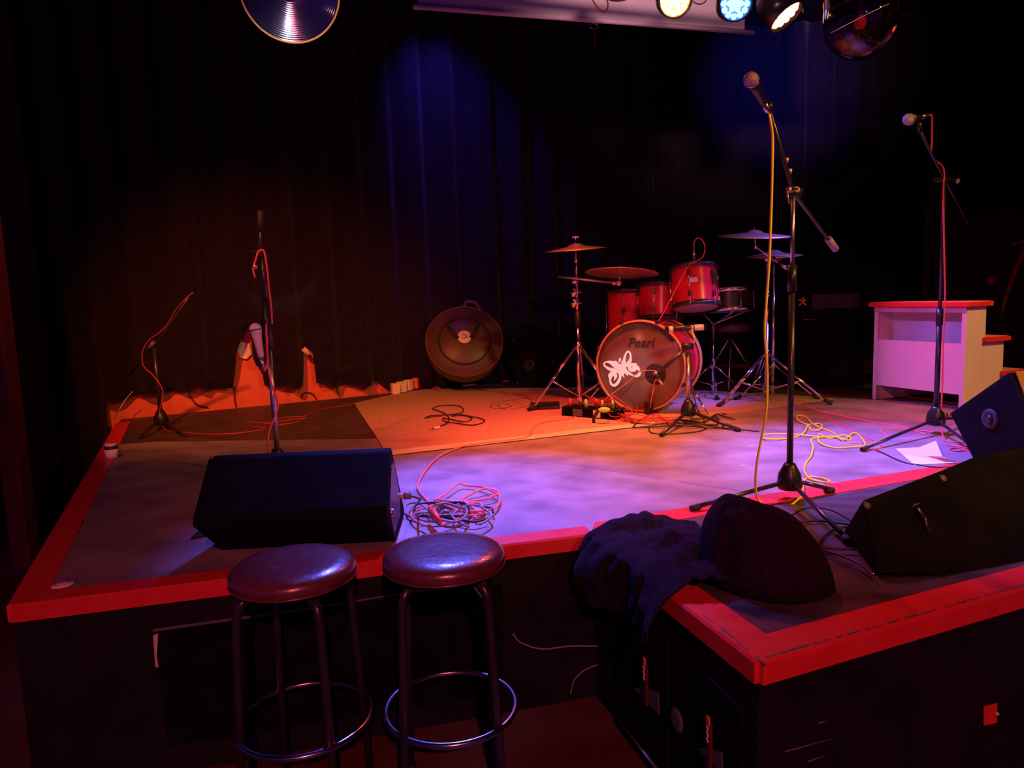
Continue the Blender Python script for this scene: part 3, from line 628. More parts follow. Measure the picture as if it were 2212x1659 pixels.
# white scroll logo
def hp(X, Y, o): return onhead(1290+X*110/1659, 740+Y*110/1659, o)
wk = (hp(100, 0, 0)-hp(0, 0, 0)).length/100
strokes = [
 ([(690, 930), (520, 900), (380, 850), (270, 780), (225, 720), (245, 655), (330, 630), (450, 650), (560, 720), (650, 830), (700, 940)], [110, 120, 90, 60, 50, 45, 50, 110, 170, 120, 60]),
 ([(700, 930), (750, 1030), (745, 1140), (700, 1260), (620, 1360), (540, 1395), (460, 1350), (425, 1230), (440, 1110), (500, 1030)], [120, 90, 80, 90, 90, 80, 70, 60, 100, 120]),
 ([(370, 1140), (420, 1050), (520, 1000), (590, 1060), (590, 1150), (545, 1240)], [15, 110, 130, 130, 70, 15]),
 ([(530, 620), (610, 630), (690, 740), (750, 880), (810, 1010), (880, 1140)], [20, 60, 80, 110, 90, 12]),
 ([(780, 510), (735, 560), (725, 650)], [30, 75, 40]),
 ([(790, 600), (830, 640), (860, 780), (920, 940), (1000, 1085)], [30, 80, 150, 120, 15]),
 ([(720, 700), (780, 760), (830, 900), (830, 1020), (800, 1090)], [50, 90, 110, 80, 15]),
 ([(880, 820), (880, 600), (900, 460), (950, 340), (1010, 290), (1070, 350), (1090, 480), (1070, 600), (1000, 700), (950, 790)], [130, 90, 60, 50, 50, 55, 60, 110, 130, 50]),
 ([(900, 840), (980, 950), (1070, 1020), (1160, 1060)], [60, 75, 75, 50]),
 ([(1285, 690), (1190, 700), (1080, 740), (1050, 810), (1100, 880), (1200, 880), (1240, 950)], [30, 60, 110, 100, 130, 160, 15]),
 ([(1150, 760), (1260, 790), (1340, 860), (1385, 900)], [150, 140, 110, 50]),
 ([(1385, 940), (1385, 1010), (1340, 1070), (1260, 1090), (1160, 1080)], [70, 75, 80, 80, 25])]
m = MB()
for k, (ps, ws) in enumerate(strokes):
    pp = smooth([hp(x, y, .0022+.0003*k) for x, y in ps], 6)
    wsx = [ws[min(i//6, len(ws)-1)]*(1-(i % 6)/6)+ws[min(i//6+1, len(ws)-1)]*((i % 6)/6) for i in range(len(pp))]
    m.ribbon(pp, [v*wk for v in wsx], -ax, .0008)
m.build('scroll_logo', 'white', hdp)
# maker's name
def text(s_, size, org, right, up, m_, parent, name, shear=0., off=0.):
    cu = bpy.data.curves.new(name, 'FONT'); cu.body = s_; cu.size = size; cu.extrude = .0006; cu.align_x = 'CENTER'; cu.align_y = 'CENTER'; cu.shear = shear; cu.offset = off
    o = bpy.data.objects.new('tmp', cu); C.objects.link(o); dg = bpy.context.evaluated_depsgraph_get()
    me = bpy.data.meshes.new_from_object(o.evaluated_get(dg)); bpy.data.objects.remove(o)
    right = Vector(right).normalized(); up = Vector(up).normalized(); n = right.cross(up)
    mt = Matrix((right, up, n)).transposed(); po = Vector(parent['_o'])
    for v in me.vertices: v.co = mt@v.co+Vector(org)-po
    me.materials.clear(); me.materials.append(M[m_]); o = bpy.data.objects.new(name, me); C.objects.link(o); o.parent = parent; o['_o'] = parent['_o']; return o
text('Pearl', .085, onhead(1383, 741, .003), perp, UP, 'darkink', hdp, 'maker_name', .3)
for k in range(8):
    a = 2*math.pi*(k+.5)/8; d_ = perp*math.cos(a)+UP*math.sin(a)
    q = Matrix((perp*-math.sin(a)+UP*math.cos(a), d_, ax)).transposed()
    if math.sin(a) > -.9 or True:
        MB().box(cb+d_*(rb+.006)+ax*.0, (.026, .018, .05), q, .004).build('claw', 'bmetal', bd_)
        MB().box(cb+d_*(rb+.0)+ax*.20, (.022, .022, .10), q, .006).build('lug', 'chrome', bd_)
        MB().tube([cb+d_*(rb+.010)-ax*.02, cb+d_*(rb+.010)+ax*.16], .0035, 8).build('tension_rod', 'chrome', bd_)
for s_ in (-1, 1):
    a0 = cb+perp*s_*rb*.9+ax*.14-UP*.1; e = Vector((a0.x, a0.y, 0))+perp*s_*.16-ax*.14+UP*(S+.006)
    MB().tube([a0, e], .006, 8).build('spur', 'chrome', bd_)

def drum(name, c, axis, r, h, label, tubs=6, bottom='head', shellm='drumred', badge=False, hoopm='bmetal'):
    axis = Vector(axis).normalized(); c = Vector(c)   # c = bottom centre, axis to the top
    t = thing(name, label, 'drum', c)
    MB().lathe([(r, 0), (r, h)], c, axis, 48).build('shell', shellm, t)
    for z0 in (-.018, h-.012):
        MB().lathe([(r+.004, z0), (r+.016, z0), (r+.016, z0+.03), (r+.004, z0+.03), (r+.004, z0)], c, axis, 48).build('hoop', hoopm, t)
    MB().lathe([(0, -.004), (r, -.004), (r+.004, .002)], c, axis, 48).build('bottom_head', bottom, t)
    MB().lathe([(0, h+.004), (r, h+.004), (r+.004, h-.002)], c, axis, 48).build('top_head', 'head', t)
    u = axis.orthogonal().normalized(); v = axis.cross(u)
    for k in range(tubs):
        a = 2*math.pi*(k+.3)/tubs; d_ = u*math.cos(a)+v*math.sin(a); q = Matrix((axis.cross(d_), d_, axis)).transposed()
        for z in ((h*.22, h*.78) if h > .16 else (h*.5,)):
            MB().box(c+d_*(r+.010)+axis*z, (.018, .020, .036), q, .005).build('lug', 'bmetal', t)
        MB().tube([c+d_*(r+.014)-axis*.016, c+d_*(r+.014)+axis*(h+.014)], .003, 6).build('tension_rod', 'chrome', t)
    return t
# rack tom at right, tilted so that its lower head shows
tc = D(1503, 663, 4.78); tax = Vector((0.0, .27, 1)).normalized()
tm = drum('rack_tom', tc, tax, .150, .25, 'tilted red tom over the bass drum with a silver badge', 6)
fr_ = tc+tax*.13; nb_ = (Vector((-.25, -.93, 0))+tax*0).normalized(); nb_ = (nb_-tax*nb_.dot(tax)).normalized()
MB().box(tc+tax*.145+nb_*.150, (.055, .006, .034), Matrix((tax.cross(-nb_)*-1, -nb_, tax)).transposed(), .002).build('badge', 'tan', tm)
MB().box(tc+tax*.19+Vector((.098, -.128, 0)), (.03, .03, .09), None, .008).build('mount_bracket', 'bmetal', tm)
# second rack tom in shadow
drum('rack_tom', D(1425, 688, 5.0), Vector((.05, .15, 1)), .145, .22, 'shadowed tom between the floor tom and the bright red tom', 6)
# floor tom
fc = D(1366, 800, 5.2); fc = Vector((fc.x, fc.y, S+.16)); ft = drum('floor_tom', fc, UP, .17, zat(fc.x, fc.y, 628)-S-.16, 'dark red floor tom standing behind the bass drum at left', 6)
for k in range(3):
    a = 2.1*k+.5; d_ = Vector((math.cos(a), math.sin(a), 0)); MB().tube([fc+d_*.19+UP*.25, fc+d_*.195-UP*.15, fc+d_*.22-UP*.155], .006, 8).build('leg', 'chrome', ft)
# snare on its stand
sn_c = D(1570, 668, 5.25)
drum('snare_drum', sn_c, Vector((0, .08, 1)), .178, .13, 'shadowed snare drum to the right of the bright red tom', 8, shellm='plastic', hoopm='chrome')
def tripod_hw(t, top, hb, rad, az, m='chrome', tr=.011, double=True, foot=.0, spread=None):
    # cymbal stand style base: top = collar height on the pole, three braced legs
    o = Vector((top.x, top.y, S))
    for k in range(3):
        a = az+2*math.pi/3*k; d_ = Vector((math.cos(a), math.sin(a), 0)); s_ = Vector((-d_.y, d_.x, 0))
        e = o+d_*rad+UP*.012; tp = Vector((top.x, top.y, hb)); mid = tp+(e-tp)*.55
        l = MB()
        for q in ((-1, 1) if double else (0,)):
            l.tube([tp+s_*.012*q+d_*.018, tp+(e-tp)*.93+s_*.009*q], .0055, 8)
        l = l.build('leg', m, t)
        br = MB()
        for q in ((-1, 1) if double else (0,)): br.tube([mid+s_*.011*q, o+UP*.075+s_*.011*q], .0045, 8)
        br.build('brace', m, l)
        MB().tube([tp+(e-tp)*.92, e+d_*.02], [.012, .016], 12).build('rubber_foot', 'rubber', l)
    MB().tube([Vector((top.x, top.y, hb-.02)), Vector((top.x, top.y, hb+.03))], .021, 16).build('collar', m, t)
    MB().tube([Vector((top.x, top.y, S+.06)), Vector((top.x, top.y, S+.09))], .018, 16).build('lower_collar', m, t)
def cymbal(name, c, nrm, r, label, bell=.055):
    nrm = Vector(nrm).normalized(); prof = [(0.006, .026), (bell*.4, .025), (bell*.75, .018), (bell, .008), (bell*1.2, .005), (r*.6, -.004), (r, -.016), (r, -.0175), (r*.6, -.0055), (bell, .0065), (bell*.7, .016), (.006, .0245)]
    return tag(MB().lathe(prof, c, nrm, 64).build(name, 'brass'), label, 'cymbal', 'cymbals of the drum kit')
# left cymbal stand
L = P(1252, 880); LY = L.y
t = thing('cymbal_stand', 'left chrome cymbal stand with tripod legs beside the bass drum', 'stand', L, 'drum hardware stands')
hb = zat(L.x, L.y, 748)
tripod_hw(t, L, hb, .36, R(200))
zz = lambda py: zat(L.x, L.y, py)
MB().tube([Vector((L.x, L.y, S+.03)), Vector((L.x, L.y, zz(690)))], .0125, 14).build('lower_tube', 'chrome', t)
MB().tube([Vector((L.x, L.y, zz(705))), Vector((L.x, L.y, zz(672)))], .019, 14).build('height_clamp', 'plastic', t)
MB().tube([Vector((L.x, L.y, zz(690))), Vector((L.x, L.y, zz(600)))], .0095, 12).build('middle_tube', 'chrome', t)
for py in (655, 632):
    q = MB().tube([Vector((L.x-.02, L.y, zz(py+9))), Vector((L.x-.02, L.y, zz(py-9)))], .019, 14).build('multi_clamp', 'chrome', t)
    MB().tube([Vector((L.x-.05, L.y-.02, zz(py))), Vector((L.x+.03, L.y-.02, zz(py)))], .006, 8).build('wing_bolt', 'chrome', q)
MB().ball(Vector((L.x-.012, L.y, zz(606))), .027, 18).build('boom_pivot', 'chrome', t)
MB().tube([Vector((L.x, L.y, zz(600))), Vector((L.x, L.y, zz(540)))], .0065, 10).build('upper_tube', 'chrome', t)
MB().tube([Vector((L.x, L.y, zz(567))), Vector((L.x, L.y, zz(556)))], .013, 12).build('tilter', 'chrome', t)
MB().tube([Vector((L.x, L.y, zz(540))), Vector((L.x, L.y, zz(508)))], .003, 8).build('cymbal_rod', 'chrome', t)
MB().box(Vector((L.x, L.y, zz(512))), (.048, .008, .012), None, .003).build('wing_nut', 'chrome', t)
by = L.y-.05; b0 = D(1205, 597, by); b1 = D(1330, 612, by-.02)
MB().tube([b0, b1], [.0085, .0085], 12).build('boom_arm', 'steel', t)
MB().tube([D(1322, 611, by-.02), D(1332, 613, by-.02)], .012, 12).build('boom_end', 'chrome', t)
MB().ball(D(1337, 612, by-.02), .019, 16).build('boom_tilter', 'chrome', t)
rc = D(1343, 585, by-.0)
MB().tube([D(1337, 612, by-.02), D(1343, 563, by)], .0035, 8).build('ride_rod', 'chrome', t)
cymbal('cymbal', Vector((L.x, L.y, zz(534))), (-.05, -.075, 1), .205, 'thin cymbal on top of the left chrome stand')
cymbal('cymbal', rc, (.08, .12, 1), .245, 'large orange-lit cymbal hanging off the left stand boom above the floor tom')
# right cymbal stand with the blue-lit crash
Rr = P(1655, 868); zr = lambda py: zat(Rr.x, Rr.y, py)
t = thing('cymbal_stand', 'right chrome cymbal stand with braced tripod legs and a boom', 'stand', Rr, 'drum hardware stands')
tripod_hw(t, Rr, zr(765), .40, R(-35))
MB().tube([Vector((Rr.x, Rr.y, S+.03)), Vector((Rr.x, Rr.y, zr(700)))], .0135, 14).build('lower_tube', 'steel', t)
MB().tube([Vector((Rr.x, Rr.y, zr(700))), Vector((Rr.x, Rr.y, zr(630)))], .0105, 12).build('middle_tube', 'chrome', t)
MB().tube([Vector((Rr.x, Rr.y, zr(642))), Vector((Rr.x, Rr.y, zr(628)))], .017, 12).build('height_clamp', 'chrome', t)
MB().tube([Vector((Rr.x, Rr.y, zr(630))), Vector((Rr.x, Rr.y, zr(562)))], .0075, 12).build('upper_tube', 'chrome', t)
MB().tube([Vector((Rr.x-.022, Rr.y, zr(561))), Vector((Rr.x+.05, Rr.y, zr(558)))], .013, 12).build('boom_pivot', 'chrome', t)
e1 = D(1690, 574, Rr.y-.02); e0 = D(1632, 534, Rr.y-.02)
MB().tube([e0, e1], .0065, 10).build('boom_arm', 'chrome', t)
MB().tube([D(1687, 572, Rr.y-.02), D(1704, 583, Rr.y-.02)], [.012, .014], 14).build('counterweight', 'chrome', t)
MB().ball(e0, .014, 12).build('boom_tilter', 'chrome', t)
MB().tube([e0, D(1629, 486, Rr.y-.02)], .003, 8).build('cymbal_rod', 'chrome', t)
cymbal('cymbal', D(1630, 505, Rr.y-.02), (.02, -.14, 1), .235, 'crash cymbal lit purple on the right cymbal stand')
# hi-hat
H = D(1648, 850, 5.05); H = Vector((H.x+.07, 5.05, S)); zh = lambda py: zat(H.x, H.y, py)
t = thing('hi_hat_stand', 'hi-hat stand hidden behind the right cymbal stand', 'stand', H, 'drum hardware stands')
tripod_hw(t, H, zh(790), .30, R(80), double=False)
MB().tube([H+UP*.02, Vector((H.x, H.y, zh(600)))], .011, 12).build('lower_tube', 'chrome', t)
MB().tube([Vector((H.x, H.y, zh(600))), Vector((H.x, H.y, zh(535)))], .004, 8).build('pull_rod', 'chrome', t)
cymbal('hi_hat_cymbal', Vector((H.x, H.y, zh(548))), (-.02, -.09, 1), .19, 'upper hi-hat cymbal below the purple crash')
tag(MB().lathe([(.008, -.024), (.045, -.018), (.055, -.006), (.185, .012), (.185, .0135), (.055, -.004), (.04, -.015), (.008, -.021)], Vector((H.x, H.y, zh(558))), (0, -.03, 1), 56).build('hi_hat_cymbal', 'brass'), 'lower hi-hat cymbal turned upside down', 'cymbal', 'cymbals of the drum kit')
# snare stand
N = Vector((sn_c.x-.10, sn_c.y, S)); zn = lambda py: zat(N.x, N.y, py)
t = thing('snare_stand', 'slim chrome snare stand between the bass drum and the right cymbal stand', 'stand', N, 'drum hardware stands')
tripod_hw(t, N, zn(790), .27, R(20), double=False)
MB().tube([N+UP*.02, Vector((N.x, N.y, zn(700)))], .011, 12).build('lower_tube', 'chrome', t)
for k in range(3):
    a = k*2.1+.4; e = Vector((sn_c.x+.19*math.cos(a), sn_c.y+.19*math.sin(a), sn_c.z-.02))
    MB().tube([Vector((N.x, N.y, zn(700))), e, e+UP*.035], .006, 8).build('basket_arm', 'chrome', t)
# drum throne
TH = Vector((1.72, 5.62, S)); t = thing('drum_throne', 'dark drum throne with crossed tripod legs behind the kit', 'seat', TH)
MB().lathe([(0, .44), (.14, .44), (.165, .455), (.165, .49), (.15, .51), (0, .515)], TH, n=36).build('seat', 'bag', t)
MB().tube([TH+UP*.15, TH+UP*.44], .014, 12).build('post', 'chrome', t)
for k in range(3):
    a = k*2.094+.2; d_ = Vector((math.cos(a), math.sin(a), 0)); MB().tube([TH+UP*.40, TH+d_*.26+UP*.012], .008, 8).build('leg', 'steel', t)
# tom microphone
tp = D(1499, 575, 4.72)
t = thing('tom_microphone', 'slim clip-on microphone standing on the rim of the bright red tom', 'microphone', tp)
MB().tube([tp, tp+UP*.045], [.012, .010], 12).build('clip', 'plastic', t)
MB().tube([tp+UP*.04, tp+UP*.12], [.011, .006], 12).build('body', 'cabgrey', t)
MB().ball(tp+UP*.075+Vector((0, -.002, 0)), .012, 10).build('grille', 'steel', t)
cable('microphone_cable', 'red cable arching off the tom microphone and slanting to the bass drum', [tp+UP*.12, D(1500, 522, 4.7), D(1508, 514, 4.7), D(1518, 520, 4.7), D(1523, 537, 4.7), D(1518, 555, 4.7), D(1505, 563, 4.68), D(1490, 571, 4.66), D(1478, 590, 4.62), D(1452, 640, 4.62), D(1425, 690, 4.62), D(1418, 700, 4.62)], .0032, 'redc')

# short boom stand in front of the bass drum
B4 = P(1487, 912); z4 = lambda py: zat(B4.x, B4.y, py)
t = thing('microphone_stand', 'short black boom stand in front of the bass drum', 'stand', B4, 'microphone stands')
tripod_base(t, B4, [P(1428, 945), P(1598, 934), P(1500, 880)], h0=.075, legr=.0095)
MB().tube([B4+UP*.1, Vector((B4.x, B4.y, z4(760)))], .013, 12).build('lower_tube', 'steel', t)
J4 = Vector((B4.x, B4.y, z4(748))); MB().tube([J4-Vector((.035, 0, 0)), J4+Vector((.03, 0, 0))], .02, 14).build('pivot_clamp', 'plastic', t)
MB().tube([J4, D(1440, 790, B4.y-.0), D(1425, 803, B4.y+.05)], .011, 10).build('boom_arm', 'bmetal', t)
MB().box(D(1577, 931, B4.y-.12), (.07, .03, .018), None, .004).build('leg_joint', 'rubber', t)
# taped tube held on the clamp
hY = B4.y+.03; a0 = D(1437, 712, hY); a1 = D(1526, 706, hY)
tb = MB().tube([a0, a1], .0165, 16).build('taped_tube', 'plastic', t)
MB().tube([D(1444, 712, hY), D(1453, 711, hY)], .0185, 16).build('tape_band', 'greytape', tb)
MB().tube([D(1499, 708, hY), D(1519, 707, hY)], .0180, 16).build('tape_band', 'greytape', tb)
MB().tube([D(1492, 709, hY), D(1497, 709, hY)], .0195, 14).build('clamp_ring', 'brass', tb)
MB().tube([D(1494, 712, hY-.02), D(1502, 736, hY-.01), J4], .008, 10).build('support_rod', 'brass', t)
_, tl4 = mic('bass_drum_microphone', D(1416, 806, 4.50), (.05, -.12, -.12), 'small microphone at the port of the bass drum, red-lit', L=.05, rb=.018, grill='steel')
cable('microphone_cable', 'thin red cable hanging from the bass drum microphone', [tl4, D(1417, 820, 4.42), D(1412, 840, 4.42), D(1406, 870, 4.42), P(1404, 893, S+.004)], .003, 'redc')
cable('microphone_cable', 'thin dark red cable crossing the bass drum logo', [D(1418, 800, 4.46), D(1385, 802, 4.46), D(1365, 818, 4.46), D(1340, 838, 4.46), D(1300, 868, 4.46), P(1285, 893, S+.004)], .002, 'redc')

# ------------------------------------------------------------------ stage box and floor clutter
q0 = P(1213, 900); q1 = P(1330, 910); dd = (q1-q0).normalized(); nn = Vector((-dd.y, dd.x, 0))
t = thing('stage_box', 'black multicore stage box with pale labels in front of the left cymbal stand', 'box', (*((q0+q1)/2+nn*.06).xy, S))
ln = (q1-q0).length
MB().prism([q0+UP*.007, q1+UP*.007, q1+UP*.065, q0+UP*.065], nn*.13, .004).build('case', 'black', t)
for f0, f1, m_ in ((.22, .40, 'cabgrey'), (.60, .73, 'tan')):
    MB().prism([q0+dd*ln*f0+UP*.013-nn*.002, q0+dd*ln*f1+UP*.013-nn*.002, q0+dd*ln*f1+UP*.058-nn*.002, q0+dd*ln*f0+UP*.058-nn*.002], nn*.0015).build('label_plate', m_, t)
for k in range(6):
    c = q0+dd*ln*(.10+.15*k)+nn*(.045+.03*(k % 2))+UP*.066
    pg = MB().lathe([(0, 0), (.012, 0), (.012, .03), (.008, .05), (0, .05)], c, UP, 14).build('plug', ('redtag', 'brass', 'lime')[k % 3] if k else 'redtag', t)
ends = []
for k in range(7):                                       # red cables spilling from the stage box
    a = q0+dd*ln*(.12+.13*k)+nn*.06+UP*(.085+.02*random.random())
    y1 = 858+random.random()*18
    pp = [a, a+Vector((random.uniform(-.05, .08), -.03, .01+.05*random.random())), a+Vector((.10+.05*random.random(), -.06, -.04)), P(1330+random.random()*40, 898+random.random()*12, S+.01+.006*random.random()), P(1375+random.random()*30, 902+random.random()*12, S+.01+.004*k), P(1410+random.random()*50, 893+random.random()*20, S+.02), P(1450+random.random()*40, 915+random.random()*10, S+.006)]
    cable('microphone_cable', 'thin red cable of the tangle between the stage box and bass drum', pp, .0026, 'deepred', group='red cables spilling from the stage box')
for k in range(5):
    cx, cy = 1300+random.random()*60, 880+random.random()*16
    pp = [P(cx+random.uniform(18, 30)*math.cos(a)*(1+.2*math.sin(3*a+k)), cy+random.uniform(8, 10)*math.sin(a)-5, S+.035+.03*math.sin(a*2+k)**2) for a in [i*2*math.pi/9 for i in range(9)]]
    cable('microphone_cable', 'red cable loop tangled at the foot of the bass drum', pp, .0026, 'deepred', group='cable loops at the bass drum')
for k in range(4):
    y0 = 898+6*k
    cable('cable', 'black cable in the tangle under the short boom stand', flr([(1320+20*k, y0-6), (1370, y0-2+3*k), (1420, y0+6), (1470, y0+3), (1500+20*k, y0+8)]+([(1545, y0-2-6*k), (1560+9*k, y0-10)] if k % 2 else [(1535+8*k, y0+4)]), .004, .003*k), .0042, 'blackc', group='black cables under the short boom stand')
cable('cable', 'black cable ring on the floor round the short boom stand foot', flr([(1450+62*math.cos(a)+14*math.cos(2*a), 926+12*math.sin(a)) for a in [i*2*math.pi/12 for i in range(13)]]), .0042, 'blackc')
cable('cable', 'dark cable arching from the short stand to the floor', [Vector((B4.x+.02, B4.y-.01, S+.2)), D(1507, 885, B4.y-.02), D(1520, 905, B4.y-.04), P(1524, 918, S+.005), P(1560, 924, S+.005), P(1640, 932, S+.005)], .0035, 'blackc')
lm = P(1305, 885, S+.09)
t = thing('cable_clip', 'small lime green plastic piece among the cables by the bass drum', 'clutter', lm-UP*.02)
MB().ball(lm, .03, 14, (1.25, .6, .55)).build('green_cap', 'lime', t)
MB().tube([lm+Vector((-.03, .01, 0)), lm+Vector((-.06, .03, -.05)), lm+Vector((-.06, .03, -.085))], .01, 8).build('stem', 'rubber', t)
bx = P(1402, 897); tag(MB().box(bx+UP*.045, (.045, .05, .09), Matrix.Rotation(.4, 3, 'Z'), .008).build('adapter_block', 'rubber'), 'black power adapter standing at the foot of the bass drum head', 'adapter')
t = thing('cable_tube', 'dark flat cable duct lying left of the stage box', 'duct', P(1190, 884))
MB().prism([P(1146, 886, S+.007), P(1210, 884, S+.007), P(1208, 872, S+.007), P(1146, 874, S+.007)], (0, 0, .018), .004).build('body', 'rubber', t)
cable('cable', 'orange lit cable beside the dark duct left of the stage box', flr([(1215, 884), (1180, 888), (1140, 891), (1110, 889), (1090, 883)]), .0042, 'pinkc')
cable('cable', 'dark looped cable left of the cymbal stand foot', flr([(1165, 868), (1135, 862), (1100, 866), (1070, 872), (1060, 880), (1080, 884), (1105, 878), (1085, 873), (1075, 878), (1100, 886), (1130, 880), (1165, 872)]), .0042, 'blackc')
cable('cable', 'dark cable running behind the drum bag to the left cymbal stand', flr([(1020, 832), (1060, 840), (1090, 848), (1120, 852), (1140, 860), (1150, 870)]), .004, 'blackc')
# black jack lead coil
t0 = flr([(936, 925), (948, 924), (965, 918), (970, 905), (960, 895), (940, 888), (935, 884), (950, 879), (985, 879), (1001, 885), (995, 895), (970, 899), (930, 903), (918, 906), (930, 902), (960, 898), (1000, 900), (1040, 908), (1045, 914), (1020, 921), (985, 918), (960, 912), (958, 906), (975, 910), (1005, 913), (1020, 906), (1000, 900), (975, 901)])
t = cable('jack_lead', 'small black coiled lead with a pale plug on the tan carpet', [Vector(p)+UP*(.005+.003*(i % 3)) for i, p in enumerate(t0)], .0038, 'blackc')
p1 = P(936, 925, S+.016); p2 = P(950, 923, S+.016); dj = (p1-p2).normalized()
MB().tube([p2, p1], .009, 12).build('plug', 'greytape', t)
MB().tube([p1, p1+dj*.02], .004, 8).build('plug_tip', 'steel', t)
# salmon cable from stage box to the bundle
cable('microphone_cable', 'salmon red cable snaking across the carpet from the stage box to the front', [P(1252, 860, S+.08), P(1254, 880, S+.06)]+flr([(1250, 895), (1235, 903), (1200, 908), (1165, 915), (1150, 928), (1146, 940), (1120, 948), (1060, 955), (1000, 964), (950, 985), (920, 1015), (903, 1045), (905, 1060), (920, 1078), (934, 1092)], .005, .006), .0042, 'pinkc')
cable('microphone_cable', 'salmon red cable loops right of the left monitor', [Vector(p)+UP*(.012+.006*(i % 3)) for i, p in enumerate(flr([(938, 1088), (965, 1075), (990, 1058), (1010, 1055), (1045, 1062), (1072, 1078), (1078, 1070), (1060, 1065), (1040, 1070), (1010, 1078), (998, 1092), (1020, 1108), (1035, 1116), (1042, 1112), (1038, 1102), (1015, 1095), (985, 1094), (945, 1092), (985, 1090), (1050, 1088), (1077, 1080), (1078, 1095), (1065, 1110), (1035, 1118), (1000, 1112), (990, 1100), (1005, 1098), (1018, 1115), (1030, 1130)]))], .0044, 'pinkc')
for k in range(9):
    cx = 915+k*13; cy = 1100+(k % 3)*7; rx = 42+6*(k % 4); ry = 17+2*(k % 3)
    pp = [P(cx+rx*math.cos(a+k), cy+ry*math.sin(a+k)+3*math.sin(3*a+k), S+.006+.009*(k % 5)) for a in [i*2*math.pi/11 for i in range(11)]]
    cable('cable', 'cable loop of the tangled heap right of the left monitor', pp, .0042, ('greyc', 'greyc', 'pinkc', 'blackc')[k % 4], group='cable heap beside the left monitor')
cable('cable', 'grey cable leading from the plug of the left monitor into the heap', [pl+Vector((.022, 0, 0)), pl+Vector((.05, 0, -.012)), P(905, 1085, S+.04), P(930, 1105, S+.03)], .0042, 'greyc')
tag(MB().tube([P(927, 1096, S+.055), P(938, 1110, S+.056), P(952, 1128, S+.05)], [.006, .013, .006], 12).build('cable_tie', 'redtag'), 'flat red strap tied round the cable heap', 'strap')
# cables right
cable('microphone_cable', 'red cable from the crash stand towards the right stand', flr([(1735, 872), (1760, 885), (1790, 892), (1850, 905), (1920, 918), (1990, 930), (2060, 938), (2120, 945)]), .004, 'pinkc')
cable('microphone_cable', 'dark cable wandering from the crash stand into the yellow coil', flr([(1700, 870), (1740, 878), (1775, 892), (1790, 905), (1825, 922), (1845, 935), (1880, 948), (1905, 965), (1885, 972), (1870, 966)]), .0035, 'redc')
cable('microphone_cable', 'pink lit cable loop left of the right stand', flr([(1838, 958), (1880, 957), (1905, 950), (1915, 942), (1902, 930), (1920, 926), (1960, 928), (2000, 938)]), .0038, 'pinkc')
cable('cable', 'black cable curving from the right stand foot under the paper', flr([(1885, 970), (1905, 978), (1950, 998), (1990, 1005), (2030, 1010), (2090, 1008)]), .0035, 'blackc')
cable('microphone_cable', 'red cable coil beside the right stand base', flr([(2045, 962), (2075, 966), (2095, 970), (2070, 975), (2050, 972), (2070, 968), (2100, 978)], .004), .004, 'redc')
for k, pts in enumerate(([(1700, 1120), (1740, 1098), (1790, 1100), (1845, 1130), (1855, 1160), (1830, 1180)], [(1760, 1200), (1775, 1165), (1800, 1145), (1850, 1135), (1885, 1150), (1895, 1180), (1870, 1195)], [(1690, 1150), (1720, 1130), (1760, 1125), (1810, 1130), (1880, 1138)], [(1680, 1165), (1740, 1178), (1800, 1185), (1860, 1188), (1890, 1200)], [(1720, 1190), (1760, 1188), (1800, 1195), (1850, 1215), (1885, 1240)])):
    cable('cable', 'black cable curling on the deck between the cloth heap and the big right monitor', flr(pts, .004, .004*k), .0035, 'blackc', group='black cables on the front deck')
p1 = P(1882, 1236, S+.02); p2 = P(1893, 1247, S+.02)
tag(MB().tube([p1, p2], [.006, .003], 10).build('jack_plug', 'chrome'), 'shiny jack plug tip lying left of the big right monitor', 'plug')
# paper, scraps
t = thing('paper_sheet', 'creased white paper sheet under the right microphone stand', 'paper', P(2005, 985))
b = MB(); pa = [P(1935, 969), P(1985, 962), P(2052, 1000), P(1975, 1006)]
cr = [P(1935, 969, S+.004), P(1985, 966, S+.006), P(2022, 952, S+.035), P(2035, 985, S+.03), P(2072, 999, S+.005), P(1975, 1004, S+.004), P(2000, 985, S+.010)]
vs = [b.b.verts.new(v) for v in cr]
for f in ((0, 1, 6), (0, 6, 5), (1, 2, 3), (1, 3, 6), (6, 3, 4), (6, 4, 5)): b.b.faces.new([vs[i] for i in f])
o = b.build('sheet', 'paper', t); sm = o.modifiers.new('thick', 'SOLIDIFY'); sm.thickness = .001
for x, y in ((1605, 1007), (1623, 963)):
    tag(MB().box(P(x, y, S+.004), (.025, .006, .004), Matrix.Rotation(.6-.3*(x == 1605), 3, 'Z'), .001).build('paper_scrap', 'paper'), ('tiny white scrap on the purple floor, nearer the audience' if y > 1000 else 'tiny pale scrap on the purple floor, nearer the drums'), 'litter')
